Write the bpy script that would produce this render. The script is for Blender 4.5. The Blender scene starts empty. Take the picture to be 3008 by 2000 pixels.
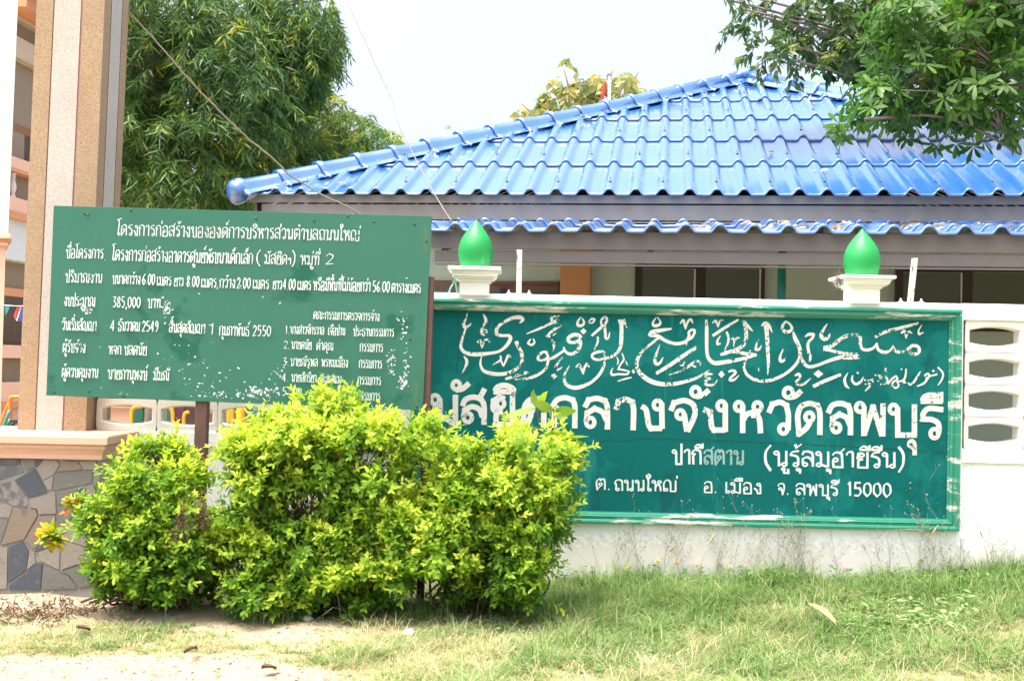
import bpy, math, random
import numpy as np
from mathutils import Vector, Matrix

random.seed(7)
rng = np.random.default_rng(11)
SC = bpy.context.scene
COL = SC.collection

# ------------------------------------------------------------------ camera, sky, sun, exposure
F, CX, CY = 3380.0, 1504.0, 1000.0          # focal length and centre in photo pixels
PITCH, ROLL = 0.0201, 0.0215
CAM = np.array([0.0, -7.8, 1.5])
_r0 = np.array([1.0, 0, 0]); _u0 = np.array([0, -math.sin(PITCH), math.cos(PITCH)])
FWD = np.array([0, math.cos(PITCH), math.sin(PITCH)])
RGT = math.cos(ROLL) * _r0 + math.sin(ROLL) * _u0
UPV = math.cos(ROLL) * _u0 - math.sin(ROLL) * _r0
cam = bpy.data.cameras.new('camera')
cam.sensor_width = 36.0
cam.lens = F / 3008.0 * 36.0
cam.clip_end = 500
cam_o = bpy.data.objects.new('camera', cam); COL.objects.link(cam_o)
cam_o.matrix_world = Matrix(((RGT[0], UPV[0], -FWD[0], CAM[0]), (RGT[1], UPV[1], -FWD[1], CAM[1]),
                             (RGT[2], UPV[2], -FWD[2], CAM[2]), (0, 0, 0, 1)))
SC.camera = cam_o

SUN_EL, SUN_AZ = math.radians(74), math.radians(-128)   # azimuth from +Y towards +X: high, from the left, veiled by haze
world = bpy.data.worlds.new('World'); SC.world = world
world.use_nodes = True
wn = world.node_tree.nodes; wl = world.node_tree.links
for n_ in list(wn): wn.remove(n_)
sky = wn.new('ShaderNodeTexSky'); sky.sky_type = 'NISHITA'; sky.sun_disc = False
sky.sun_elevation = SUN_EL; sky.sun_rotation = SUN_AZ
sky.air_density = 0.8; sky.dust_density = 8.0; sky.ozone_density = 0.3
bg = wn.new('ShaderNodeBackground'); bg.inputs['Strength'].default_value = 0.15
wo = wn.new('ShaderNodeOutputWorld')
hsv = wn.new('ShaderNodeHueSaturation'); hsv.inputs['Saturation'].default_value = 0.7   # milky, hazy daylight
wl.new(sky.outputs[0], hsv.inputs['Color']); wl.new(hsv.outputs[0], bg.inputs['Color']); wl.new(bg.outputs[0], wo.inputs['Surface'])
sun = bpy.data.lights.new('sun', 'SUN'); sun.energy = 0.95; sun.angle = math.radians(20.0); sun.color = (1.0, 0.955, 0.88)
sun_o = bpy.data.objects.new('sun', sun); COL.objects.link(sun_o)
_sd = Vector((math.sin(SUN_AZ) * math.cos(SUN_EL), math.cos(SUN_AZ) * math.cos(SUN_EL), math.sin(SUN_EL)))
sun_o.rotation_euler = _sd.to_track_quat('Z', 'Y').to_euler()
SC.view_settings.view_transform = 'Standard'; SC.view_settings.look = 'None'
SC.view_settings.gamma = 1.0
SC.view_settings.exposure = 1.82

def ray(x, y):
    u = (x - CX) / F; v = -(y - CY) / F
    return FWD + u * RGT + v * UPV
def at(x, y, Y):                              # photo direction met by the upright plane at depth Y
    d = ray(x, y); t = (Y - CAM[1]) / d[1]
    return CAM + d * t
def atz(x, y, Z):
    d = ray(x, y); t = (Z - CAM[2]) / d[2]
    return CAM + d * t
def proj(p):
    q = np.asarray(p, float) - CAM
    w = q @ FWD
    return np.stack([CX + F * (q @ RGT) / w, CY - F * (q @ UPV) / w], -1)
def sstep(a, b, x):
    t = np.clip((np.asarray(x, float) - a) / (b - a), 0, 1); return t * t * (3 - 2 * t)
def nrm(v):
    v = np.asarray(v, float); return v / np.maximum(np.linalg.norm(v, axis=-1, keepdims=True), 1e-9)

# ------------------------------------------------------------------ materials
def newmat(name):
    m = bpy.data.materials.new(name); m.use_nodes = True
    nt = m.node_tree; return m, nt, nt.nodes['Principled BSDF'], nt.nodes['Material Output']
def noise(nt, scale, detail=4, rough=0.6, stretch=None):
    tc = nt.nodes.new('ShaderNodeTexCoord'); n = nt.nodes.new('ShaderNodeTexNoise')
    n.inputs['Scale'].default_value = scale; n.inputs['Detail'].default_value = detail; n.inputs['Roughness'].default_value = rough
    if stretch:
        mp = nt.nodes.new('ShaderNodeMapping'); mp.inputs['Scale'].default_value = stretch
        nt.links.new(tc.outputs['Object'], mp.inputs['Vector']); nt.links.new(mp.outputs[0], n.inputs['Vector'])
    else: nt.links.new(tc.outputs['Object'], n.inputs['Vector'])
    return n.outputs['Fac']
def ramp(nt, fac, stops, interp='LINEAR'):
    r = nt.nodes.new('ShaderNodeValToRGB'); r.color_ramp.interpolation = interp
    el = r.color_ramp.elements
    while len(el) > 1: el.remove(el[-1])
    for i, (p, c) in enumerate(stops):
        e = el[0] if i == 0 else el.new(p)
        e.position = p; e.color = (c[0], c[1], c[2], 1) if hasattr(c, '__len__') else (c, c, c, 1)
    nt.links.new(fac, r.inputs[0]); return r.outputs[0]
def mix(nt, fac, a, b):
    m = nt.nodes.new('ShaderNodeMix'); m.data_type = 'RGBA'
    if hasattr(fac, 'links'): nt.links.new(fac, m.inputs[0])
    else: m.inputs[0].default_value = fac
    for s, v in ((m.inputs[6], a), (m.inputs[7], b)):
        if hasattr(v, 'links'): nt.links.new(v, s)
        else: s.default_value = (v[0], v[1], v[2], 1)
    return m.outputs[2]
def bump(nt, bsdf, h, strength=0.2, dist=0.01):
    b = nt.nodes.new('ShaderNodeBump'); b.inputs['Strength'].default_value = strength; b.inputs['Distance'].default_value = dist
    nt.links.new(h, b.inputs['Height']); nt.links.new(b.outputs[0], bsdf.inputs['Normal'])
def scl(c, k): return tuple(min(1, v * k) for v in c[:3])

def plain(name, c, rough=0.7, var=0.18, scale=6, fine=60, bmp=0.1, stains=None, metal=0.0, spec=0.5):
    m, nt, b, o = newmat(name)
    n1 = noise(nt, scale, 5); n2 = noise(nt, fine, 3)
    col = mix(nt, n1, scl(c, 1 - var), scl(c, 1 + var))
    col = mix(nt, ramp(nt, n2, [(0.35, 0), (0.75, 0.5)]), col, scl(c, 1 - var * 0.8))
    if stains:                                  # (colour, threshold, scale, stretch)
        for sc_, th, s, st in stains:
            n3 = noise(nt, s, 6, 0.65, st)
            col = mix(nt, ramp(nt, n3, [(th, 0), (th + 0.06, 1)]), col, sc_)
    nt.links.new(col, b.inputs['Base Color']); b.inputs['Roughness'].default_value = rough
    b.inputs['Metallic'].default_value = metal; b.inputs['Specular IOR Level'].default_value = spec
    if bmp: bump(nt, b, n2, bmp)
    return m

def wallmat():
    m, nt, b, o = newmat('white_wall_paint')
    n1 = noise(nt, 2.2, 6); n2 = noise(nt, 40, 4); n3 = noise(nt, 7, 6, 0.7, (1, 1, 0.25)); n4 = noise(nt, 26, 5, 0.75)
    col = mix(nt, n1, (0.83, 0.835, 0.83), (0.88, 0.885, 0.88))
    col = mix(nt, ramp(nt, n3, [(0.64, 0), (0.78, 0.35)]), col, (0.66, 0.65, 0.62))
    col = mix(nt, ramp(nt, n4, [(0.68, 0), (0.74, 0.7)]), col, (0.45, 0.43, 0.40))
    tc = nt.nodes.new('ShaderNodeTexCoord'); sp = nt.nodes.new('ShaderNodeSeparateXYZ'); nt.links.new(tc.outputs['Object'], sp.inputs[0])
    q = nt.nodes.new('ShaderNodeMath'); q.operation = 'MULTIPLY_ADD'; nt.links.new(n4, q.inputs[0]); q.inputs[1].default_value = -0.55; nt.links.new(sp.outputs['Z'], q.inputs[2])
    col = mix(nt, ramp(nt, q.outputs[0], [(0.0, 0.5), (0.10, 0.0)]), col, (0.50, 0.45, 0.37))      # rain-splashed soil
    nt.links.new(col, b.inputs['Base Color']); b.inputs['Roughness'].default_value = 0.85; b.inputs['Specular IOR Level'].default_value = 0.25
    bump(nt, b, n2, 0.15)
    return m
def leafmat(name, stops, trans=0.35, rough=0.5, spec=0.4):
    m, nt, b, o = newmat(name)
    a = nt.nodes.new('ShaderNodeAttribute'); a.attribute_name = 'tint'
    col = ramp(nt, a.outputs['Fac'], stops)
    nt.links.new(col, b.inputs['Base Color']); b.inputs['Roughness'].default_value = rough; b.inputs['Specular IOR Level'].default_value = spec
    t = nt.nodes.new('ShaderNodeBsdfTranslucent')
    hs = nt.nodes.new('ShaderNodeHueSaturation'); hs.inputs['Value'].default_value = 1.5; hs.inputs['Saturation'].default_value = 1.1
    nt.links.new(col, hs.inputs['Color']); nt.links.new(hs.outputs[0], t.inputs['Color'])
    ms = nt.nodes.new('ShaderNodeMixShader'); ms.inputs[0].default_value = trans
    nt.links.new(b.outputs[0], ms.inputs[1]); nt.links.new(t.outputs[0], ms.inputs[2]); nt.links.new(ms.outputs[0], o.inputs['Surface'])
    return m

def paint_worn(name, c, wear, fine=70.0, coarse=9.0):
    """brushed white lettering, flaked off in places (flakes are see-through to the board)"""
    m, nt, b, o = newmat(name)
    n1 = noise(nt, coarse, 3); n2 = noise(nt, fine, 5, 0.7)
    s = nt.nodes.new('ShaderNodeMath'); s.operation = 'MULTIPLY_ADD'
    nt.links.new(n1, s.inputs[0]); s.inputs[1].default_value = 0.75; nt.links.new(n2, s.inputs[2])
    f = ramp(nt, s.outputs[0], [(wear, 0.0), (min(1, wear + 0.03), 1.0)])
    # colours differ a little from stroke to stroke
    nt.links.new(mix(nt, n1, scl(c, 0.86), c), b.inputs['Base Color']); b.inputs['Roughness'].default_value = 0.6
    tr = nt.nodes.new('ShaderNodeBsdfTransparent'); ms = nt.nodes.new('ShaderNodeMixShader')
    nt.links.new(f, ms.inputs[0]); nt.links.new(tr.outputs[0], ms.inputs[1]); nt.links.new(b.outputs[0], ms.inputs[2])
    nt.links.new(ms.outputs[0], o.inputs['Surface'])
    return m

M = {}
M['white_wall'] = plain('white_wall_paint', (0.80, 0.80, 0.78), 0.8, 0.04, 2.5, 40, 0.15,
                        stains=[((0.60, 0.59, 0.55), 0.68, 3.0, (1, 1, 0.4)), ((0.42, 0.40, 0.36), 0.745, 9.0, None)])
M['block_white'] = plain('vent_block_paint', (0.70, 0.685, 0.63), 0.8, 0.05, 3, 50, 0.15,
                         stains=[((0.55, 0.52, 0.44), 0.7, 8.0, None)])
M['teal'] = plain('teal_sign_paint', (0.004, 0.105, 0.100), 0.65, 0.22, 2.2, 25, 0.06, spec=0.06,
                  stains=[((0.007, 0.135, 0.125), 0.52, 1.6, None), ((0.012, 0.155, 0.14), 0.60, 6, (1, 1, 0.12)), ((0.006, 0.078, 0.075), 0.60, 3.0, (1, 1, 0.3)), ((0.03, 0.16, 0.14), 0.68, 16, (1, 1, .3)), ((0.22, 0.32, 0.30), 0.77, 38, None)])
M['frame_green'] = plain('frame_green_paint', (0.03, 0.235, 0.155), 0.45, 0.12, 4, 30, 0.08,
                         stains=[((0.62, 0.60, 0.55), 0.535, 6.0, (0.35, 1, 2.4)), ((0.20, 0.50, 0.40), 0.62, 9.0, (0.3, 1, 1))])
M['board_green'] = plain('board_green_paint', (0.040, 0.145, 0.105), 0.6, 0.10, 1.6, 30, 0.04, spec=0.12,
                         stains=[((0.018, 0.105, 0.075), 0.58, 2.2, None), ((0.085, 0.155, 0.085), 0.63, 2.5, (1, 1, 0.25))])
M['letter_arabic'] = paint_worn('worn_white_calligraphy', (0.62, 0.62, 0.58), 0.775, 55, 5.0)
M['letter_title'] = paint_worn('worn_white_title', (0.60, 0.60, 0.57), 0.71, 60, 5.0)
M['letter_small'] = paint_worn('white_sign_lettering', (0.58, 0.63, 0.61), 0.62, 60, 8.0)
M['letter_board'] = paint_worn('white_board_lettering', (0.60, 0.68, 0.66), 0.69, 70, 6.0)
M['flake'] = plain('bare_primer', (0.55, 0.60, 0.63), 0.8, 0.15, 40, 90, 0)
M['dome_green'] = plain('bright_green_gloss', (0.004, 0.27, 0.058), 0.48, 0.10, 9, 70, 0.05, stains=[((0.012, 0.33, 0.09), 0.62, 14, (1, 1, 0.4)), ((0.10, 0.30, 0.13), 0.74, 60, None)])
M['rust'] = plain('rusty_post', (0.105, 0.052, 0.042), 0.75, 0.3, 8, 60, 0.3, stains=[((0.10, 0.14, 0.12), 0.62, 12, None)])
M['stub'] = plain('flaked_white_metal', (0.62, 0.60, 0.56), 0.6, 0.1, 20, 90, 0.2, stains=[((0.16, 0.11, 0.09), 0.53, 30, (1, 1, 0.3))])
M['nail'] = plain('dark_nail', (0.05, 0.04, 0.035), 0.5, 0.1)
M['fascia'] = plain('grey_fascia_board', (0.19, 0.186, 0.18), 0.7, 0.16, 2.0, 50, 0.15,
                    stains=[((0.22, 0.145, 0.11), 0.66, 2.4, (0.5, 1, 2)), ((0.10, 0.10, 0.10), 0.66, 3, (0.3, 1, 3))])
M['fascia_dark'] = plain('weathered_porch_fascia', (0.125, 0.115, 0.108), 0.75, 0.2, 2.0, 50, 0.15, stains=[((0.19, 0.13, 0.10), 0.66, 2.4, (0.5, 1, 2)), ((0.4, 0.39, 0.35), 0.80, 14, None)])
M['house_wall'] = plain('grey_green_house_wall', (0.47, 0.57, 0.50), 0.85, 0.06)
M['orange_wall'] = plain('tan_orange_column_paint', (0.55, 0.27, 0.12), 0.8, 0.06)
M['brown_wood'] = plain('brown_wood', (0.16, 0.09, 0.055), 0.6, 0.2, 6, 40, 0.1)
M['dark_wood'] = plain('dark_window_frame', (0.035, 0.024, 0.02), 0.55, 0.2)
M['white_line'] = plain('white_bead', (0.6, 0.6, 0.57), 0.6, 0.05)
M['pipe'] = plain('peeling_turquoise_pipe', (0.05, 0.30, 0.22), 0.5, 0.1, 10, 50, 0.1, stains=[((0.17, 0.07, 0.05), 0.58, 16, None)])
M['pink'] = plain('pink_plaster', (0.72, 0.46, 0.36), 0.8, 0.05)
M['peach'] = plain('peach_cap_paint', (0.60, 0.375, 0.27), 0.6, 0.05, 4, 50, 0.08)
M['peach_dark'] = plain('orange_moulding', (0.58, 0.27, 0.14), 0.7, 0.08)
M['column_white'] = plain('white_column_paint', (0.84, 0.80, 0.80), 0.7, 0.03)
M['beige'] = plain('beige_plaster', (0.50, 0.42, 0.33), 0.8, 0.06)
M['shaded_recess_wall'] = plain('shade_toned_balcony_wall', (0.24, 0.20, 0.155), 0.85, 0.1)  # beige plaster made darker brown, shade of the balcony recesses put into the colour
M['maroon'] = plain('maroon_door', (0.07, 0.022, 0.022), 0.5, 0.15)
M['bluewhite'] = plain('pale_blue_plaster', (0.58, 0.63, 0.68), 0.8, 0.04)
M['baluster'] = plain('old_white_baluster', (0.60, 0.57, 0.54), 0.8, 0.1)
M['yellow_tube'] = plain('yellow_tube_paint', (0.75, 0.36, 0.02), 0.4, 0.08)
M['green_panel'] = plain('dark_green_panel', (0.02, 0.13, 0.085), 0.45, 0.1)
M['teal_tube'] = plain('turquoise_tube_paint', (0.06, 0.27, 0.24), 0.4, 0.1)
M['purple_panel'] = plain('maroon_slide', (0.11, 0.03, 0.055), 0.45, 0.1)
M['orange_tube'] = plain('orange_tube_paint', (0.72, 0.20, 0.03), 0.4, 0.1)
M['brick'] = plain('brownish_blocks', (0.36, 0.24, 0.19), 0.9, 0.2)
M['cable'] = plain('weathered_cable', (0.23, 0.195, 0.15), 0.7, 0.15)
M['bark'] = plain('grey_bark', (0.20, 0.155, 0.13), 0.9, 0.3, 8, 40, 0.5)
M['twig'] = plain('brown_twig', (0.13, 0.085, 0.055), 0.85, 0.25)
M['dry'] = plain('dry_brown_leaf', (0.13, 0.07, 0.042), 0.8, 0.35, 30)
M['straw'] = plain('straw', (0.50, 0.40, 0.24), 0.8, 0.25, 30)
M['pebble'] = plain('pale_pebble', (0.6, 0.57, 0.53), 0.8, 0.2, 20)
M['flag_red'] = plain('red_cloth', (0.62, 0.05, 0.05), 0.8, 0.1)
M['cloth_white'] = plain('white_cloth', (0.75, 0.75, 0.75), 0.8, 0.05)
M['cloth_blue'] = plain('blue_cloth', (0.05, 0.06, 0.28), 0.8, 0.1)
M['cloth_teal'] = plain('teal_cloth', (0.03, 0.32, 0.36), 0.8, 0.1)
M['mint'] = plain('mint_dome', (0.22, 0.52, 0.42), 0.5, 0.05)
M['mint_strip'] = plain('mint_plastic', (0.35, 0.58, 0.45), 0.5, 0.1)
M['nest'] = plain('nest_twigs', (0.16, 0.12, 0.09), 0.9, 0.3)
M['yellow_petal'] = plain('yellow_petal', (0.85, 0.48, 0.03), 0.6, 0.1)
M['pink_petal'] = plain('pink_petal', (0.85, 0.16, 0.50), 0.6, 0.1)
M['lilac_petal'] = plain('lilac_petal', (0.50, 0.42, 0.75), 0.6, 0.1)
M['mushroom'] = plain('mushroom_flesh', (0.55, 0.47, 0.38), 0.7, 0.1)
M['sepal'] = plain('dried_seed', (0.26, 0.27, 0.17), 0.8, 0.25, 60)
M['pale_leaf'] = plain('pale_fallen_leaf', (0.26, 0.28, 0.12), 0.6, 0.15, 20, 50, 0.1, stains=[((0.40, 0.38, 0.2), 0.62, 25, None)])

def gravelmat(name, a, b_, c_):
    m, nt, b, o = newmat(name)
    tc = nt.nodes.new('ShaderNodeTexCoord'); v = nt.nodes.new('ShaderNodeTexVoronoi'); v.inputs['Scale'].default_value = 170
    nt.links.new(tc.outputs['Object'], v.inputs['Vector'])
    sep = nt.nodes.new('ShaderNodeSeparateColor'); nt.links.new(v.outputs['Color'], sep.inputs[0])
    col = ramp(nt, sep.outputs[0], [(0, a), (0.45, b_), (1, c_)])
    n1 = noise(nt, 3, 4); col = mix(nt, ramp(nt, n1, [(0.35, 0), (0.75, 0.35)]), col, scl(a, 0.9))
    nt.links.new(col, b.inputs['Base Color']); b.inputs['Roughness'].default_value = 0.9
    bump(nt, b, v.outputs['Distance'], 0.5, 0.004)
    return m
M['tan_gravel'] = gravelmat('tan_pebble_wash', (0.25, 0.172, 0.098), (0.335, 0.24, 0.146), (0.40, 0.31, 0.205))
M['white_gravel'] = gravelmat('white_pebble_wash', (0.36, 0.335, 0.295), (0.455, 0.425, 0.38), (0.52, 0.49, 0.45))
M['groove'] = plain('pink_groove', (0.36, 0.19, 0.15), 0.8, 0.08)

def stonemat():
    m, nt, b, o = newmat('crazy_paving_stone')
    tc = nt.nodes.new('ShaderNodeTexCoord'); mp = nt.nodes.new('ShaderNodeMapping'); mp.inputs['Scale'].default_value = (1, 1, 1.15); mp.inputs['Rotation'].default_value = (0, 0.35, 0); mp.inputs['Location'].default_value = (0.31, 0.0, 0.13)
    nt.links.new(tc.outputs['Object'], mp.inputs[0])
    n0 = nt.nodes.new('ShaderNodeTexNoise'); n0.inputs['Scale'].default_value = 6; nt.links.new(mp.outputs[0], n0.inputs['Vector'])
    vm = nt.nodes.new('ShaderNodeMix'); vm.data_type = 'VECTOR'; vm.inputs[0].default_value = 0.02
    nt.links.new(mp.outputs[0], vm.inputs[4]); nt.links.new(n0.outputs['Color'], vm.inputs[5])
    v = nt.nodes.new('ShaderNodeTexVoronoi'); v.inputs['Scale'].default_value = 5.2
    e = nt.nodes.new('ShaderNodeTexVoronoi'); e.feature = 'DISTANCE_TO_EDGE'; e.inputs['Scale'].default_value = 5.2
    for q in (v, e): nt.links.new(vm.outputs[1], q.inputs['Vector'])
    sep = nt.nodes.new('ShaderNodeSeparateColor'); nt.links.new(v.outputs['Color'], sep.inputs[0])
    base = ramp(nt, sep.outputs[0], [(0, (0.085, 0.10, 0.125)), (0.22, (0.12, 0.135, 0.15)), (0.3, (0.27, 0.235, 0.19)), (0.5, (0.36, 0.285, 0.235)), (0.7, (0.40, 0.31, 0.26)), (0.85, (0.30, 0.29, 0.245)), (1.0, (0.40, 0.34, 0.28))])
    n1 = noise(nt, 5, 6); n2 = noise(nt, 26, 5)
    col = mix(nt, ramp(nt, n1, [(0.52, 0), (0.68, 0.6)]), base, (0.10, 0.11, 0.12))
    col = mix(nt, ramp(nt, n2, [(0.5, 0), (0.8, 0.45)]), col, (0.42, 0.31, 0.20))
    mort = ramp(nt, e.outputs['Distance'], [(0.0, 1), (0.018, 1), (0.03, 0)])
    col = mix(nt, mort, col, (0.33, 0.31, 0.28))
    nt.links.new(col, b.inputs['Base Color']); b.inputs['Roughness'].default_value = 0.62
    h = nt.nodes.new('ShaderNodeMath'); h.operation = 'MULTIPLY_ADD'; nt.links.new(mort, h.inputs[0]); h.inputs[1].default_value = -1.2; nt.links.new(n2, h.inputs[2])
    bump(nt, b, h.outputs[0], 0.5, 0.008)
    return m
M['stone'] = stonemat()

for nm, c in (('slate', (0.055, 0.070, 0.088)), ('grey', (0.135, 0.135, 0.125)), ('sand', (0.225, 0.205, 0.175)), ('rose', (0.225, 0.195, 0.175)), ('ochre', (0.195, 0.155, 0.115))):
    M['stone_' + nm] = plain(nm + '_paving_stone', c, 0.6, 0.20, 7, 35, 0.35, stains=[((0.085, 0.095, 0.105), 0.57, 5, None), ((0.26, 0.24, 0.21), 0.64, 10, None), ((0.23, 0.15, 0.09), 0.66, 6, None), ((0.05, 0.055, 0.06), 0.66, 12, None)])
M['mortar'] = plain('pale_mortar', (0.22, 0.212, 0.195), 0.9, 0.15, 10, 60, 0.3)

def tilemat():
    m, nt, b, o = newmat('blue_glazed_tile')
    n1 = noise(nt, 1.3, 5); n2 = noise(nt, 9, 5, 0.7)
    col = mix(nt, n1, (0.016, 0.105, 0.34), (0.028, 0.14, 0.41))
    col = mix(nt, ramp(nt, n2, [(0.6, 0), (0.85, 0.3)]), col, (0.13, 0.24, 0.46))
    nt.links.new(col, b.inputs['Base Color'])
    r = ramp(nt, n1, [(0.3, 0.2), (0.7, 0.32)]); nt.links.new(r, b.inputs['Roughness'])
    b.inputs['Coat Weight'].default_value = 0.85; b.inputs['Coat IOR'].default_value = 1.75; b.inputs['Coat Roughness'].default_value = 0.16; b.inputs['Specular IOR Level'].default_value = 1.0
    return m
M['tile'] = tilemat()

def glassmat():
    m, nt, b, o = newmat('dim_window_glass')
    b.inputs['Base Color'].default_value = (0.11, 0.13, 0.11, 1); b.inputs['Roughness'].default_value = 0.18; b.inputs['Specular IOR Level'].default_value = 0.3
    return m
M['glass'] = glassmat()

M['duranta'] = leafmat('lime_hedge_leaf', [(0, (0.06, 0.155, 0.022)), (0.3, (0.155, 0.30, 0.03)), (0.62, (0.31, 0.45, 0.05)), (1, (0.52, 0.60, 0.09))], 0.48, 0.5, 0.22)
M['mast'] = leafmat('drooping_dark_leaf', [(0, (0.030, 0.075, 0.026)), (0.5, (0.075, 0.155, 0.04)), (0.85, (0.18, 0.28, 0.05)), (1, (0.46, 0.44, 0.04))], 0.38, 0.42, 0.3)
M['whorl'] = leafmat('whorled_green_leaf', [(0, (0.035, 0.095, 0.018)), (0.6, (0.08, 0.185, 0.03)), (1, (0.17, 0.30, 0.045))], 0.33, 0.45, 0.3)
M['midleaf'] = leafmat('small_dark_leaf', [(0, (0.035, 0.07, 0.025)), (0.7, (0.08, 0.15, 0.04)), (1, (0.26, 0.30, 0.05))], 0.35, 0.42)
M['white_wall'] = wallmat()
M['faded'] = paint_worn('faded_lettering_paint', (0.20, 0.36, 0.34), 0.66, 60, 8.0)
M['crack'] = plain('hairline_crack', (0.004, 0.03, 0.03), 0.9, 0.1)
M['teak'] = leafmat('yellowing_broad_leaf', [(0, (0.11, 0.17, 0.06)), (0.5, (0.20, 0.24, 0.08)), (1, (0.36, 0.31, 0.09))], 0.35, 0.6)
M['grass'] = leafmat('grass_blade', [(0, (0.055, 0.145, 0.032)), (0.4, (0.135, 0.255, 0.065)), (0.7, (0.275, 0.35, 0.13)), (0.85, (0.43, 0.40, 0.23)), (1, (0.58, 0.50, 0.35))], 0.35, 0.6, 0.2)
M['herb'] = leafmat('broad_weed_leaf', [(0, (0.05, 0.12, 0.03)), (0.6, (0.15, 0.27, 0.08)), (1, (0.30, 0.40, 0.16))], 0.35, 0.5)
M['young'] = leafmat('fresh_big_leaf', [(0, (0.08, 0.20, 0.05)), (0.6, (0.24, 0.36, 0.05)), (1, (0.40, 0.46, 0.06))], 0.4, 0.42)
M['croton'] = leafmat('croton_leaf', [(0, (0.09, 0.20, 0.02)), (0.5, (0.30, 0.33, 0.02)), (0.8, (0.60, 0.42, 0.02)), (1, (0.55, 0.18, 0.02))], 0.3, 0.4)
M['litter'] = leafmat('dry_litter_leaf', [(0, (0.09, 0.05, 0.03)), (0.5, (0.28, 0.20, 0.12)), (1, (0.58, 0.50, 0.36))], 0.2, 0.75, 0.2)

# ------------------------------------------------------------------ mesh helpers
def tag(o, label=None, cat=None, group=None, kind=None):
    if label: o['label'] = label
    if cat: o['category'] = cat
    if group: o['group'] = group
    if kind: o['kind'] = kind
    return o
def empty(name, loc=(0, 0, 0)):
    o = bpy.data.objects.new(name, None); o.location = loc; o.empty_display_size = 0.2; COL.objects.link(o); return o
def par(o, p):
    """parent keeping world-space vertices"""
    o.parent = p
    o.matrix_parent_inverse = Matrix.Translation(-Vector(p.location)) if p.parent is None else Matrix.Identity(4)
    return o

class MB:
    def __init__(s): s.v = []; s.f = []; s.m = []; s.sm = []
    def add(s, v, f, mi=0, smooth=False):
        k = len(s.v); s.v += [tuple(map(float, p)) for p in v]
        for q in f: s.f.append(tuple(i + k for i in q)); s.m.append(mi); s.sm.append(smooth)
    def box(s, a, b, mi=0):
        x0, y0, z0 = a; x1, y1, z1 = b
        v = [(x0, y0, z0), (x1, y0, z0), (x1, y1, z0), (x0, y1, z0), (x0, y0, z1), (x1, y0, z1), (x1, y1, z1), (x0, y1, z1)]
        s.add(v, [(0, 3, 2, 1), (4, 5, 6, 7), (0, 1, 5, 4), (1, 2, 6, 5), (2, 3, 7, 6), (3, 0, 4, 7)], mi)
    def hexa(s, lo, hi, mi=0):                  # two quads of four corners
        s.add(list(lo) + list(hi), [(0, 3, 2, 1), (4, 5, 6, 7), (0, 1, 5, 4), (1, 2, 6, 5), (2, 3, 7, 6), (3, 0, 4, 7)], mi)
    def tube(s, pts, r, n=6, mi=0, cap=True):
        pts = np.asarray(pts, float); m = len(pts)
        r = np.full(m, r) if np.isscalar(r) else np.asarray(r, float)
        t = nrm(np.gradient(pts, axis=0)); ref = np.array([0.0, 0, 1]) if abs(t[0][2]) < 0.9 else np.array([1.0, 0, 0])
        a = nrm(np.cross(t, ref)); b = np.cross(t, a)
        ang = np.linspace(0, 2 * math.pi, n, endpoint=False)
        V = (pts[:, None, :] + r[:, None, None] * (np.cos(ang)[None, :, None] * a[:, None, :] + np.sin(ang)[None, :, None] * b[:, None, :])).reshape(-1, 3)
        f = [(i * n + j, i * n + (j + 1) % n, (i + 1) * n + (j + 1) % n, (i + 1) * n + j) for i in range(m - 1) for j in range(n)]
        if cap: f += [tuple(range(n - 1, -1, -1)), tuple((m - 1) * n + j for j in range(n))]
        s.add(V, f, mi, True)
    def lathe(s, prof, c=(0, 0, 0), n=24, axis=None, mi=0):
        """profile (r, h) turned about an axis through c"""
        ax = nrm(np.array(axis if axis is not None else (0, 0, 1.0)))
        a = nrm(np.cross(ax, (0, 1.0, 0.02) if abs(ax[1]) < 0.9 else (1.0, 0, 0))); b = np.cross(ax, a); c = np.asarray(c, float)
        V = []
        for r, h in prof:
            for j in range(n):
                q = 2 * math.pi * j / n; V.append(c + ax * h + r * (math.cos(q) * a + math.sin(q) * b))
        m = len(prof)
        f = [(i * n + j, i * n + (j + 1) % n, (i + 1) * n + (j + 1) % n, (i + 1) * n + j) for i in range(m - 1) for j in range(n)]
        f += [tuple(range(n - 1, -1, -1)), tuple((m - 1) * n + j for j in range(n))]
        s.add(V, f, mi, True)
    def build(s, name, mats, parent=None, bevel=0, loc=None):
        me = bpy.data.meshes.new(name); me.from_pydata(s.v, [], s.f)
        for m in (mats if isinstance(mats, (list, tuple)) else [mats]): me.materials.append(m)
        me.polygons.foreach_set('material_index', s.m); me.polygons.foreach_set('use_smooth', s.sm); me.update()
        o = bpy.data.objects.new(name, me); COL.objects.link(o)
        if bevel:
            b = o.modifiers.new('bevel', 'BEVEL'); b.width = bevel; b.segments = 2; b.limit_method = 'ANGLE'
        if parent is not None: par(o, parent)
        return o

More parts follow.
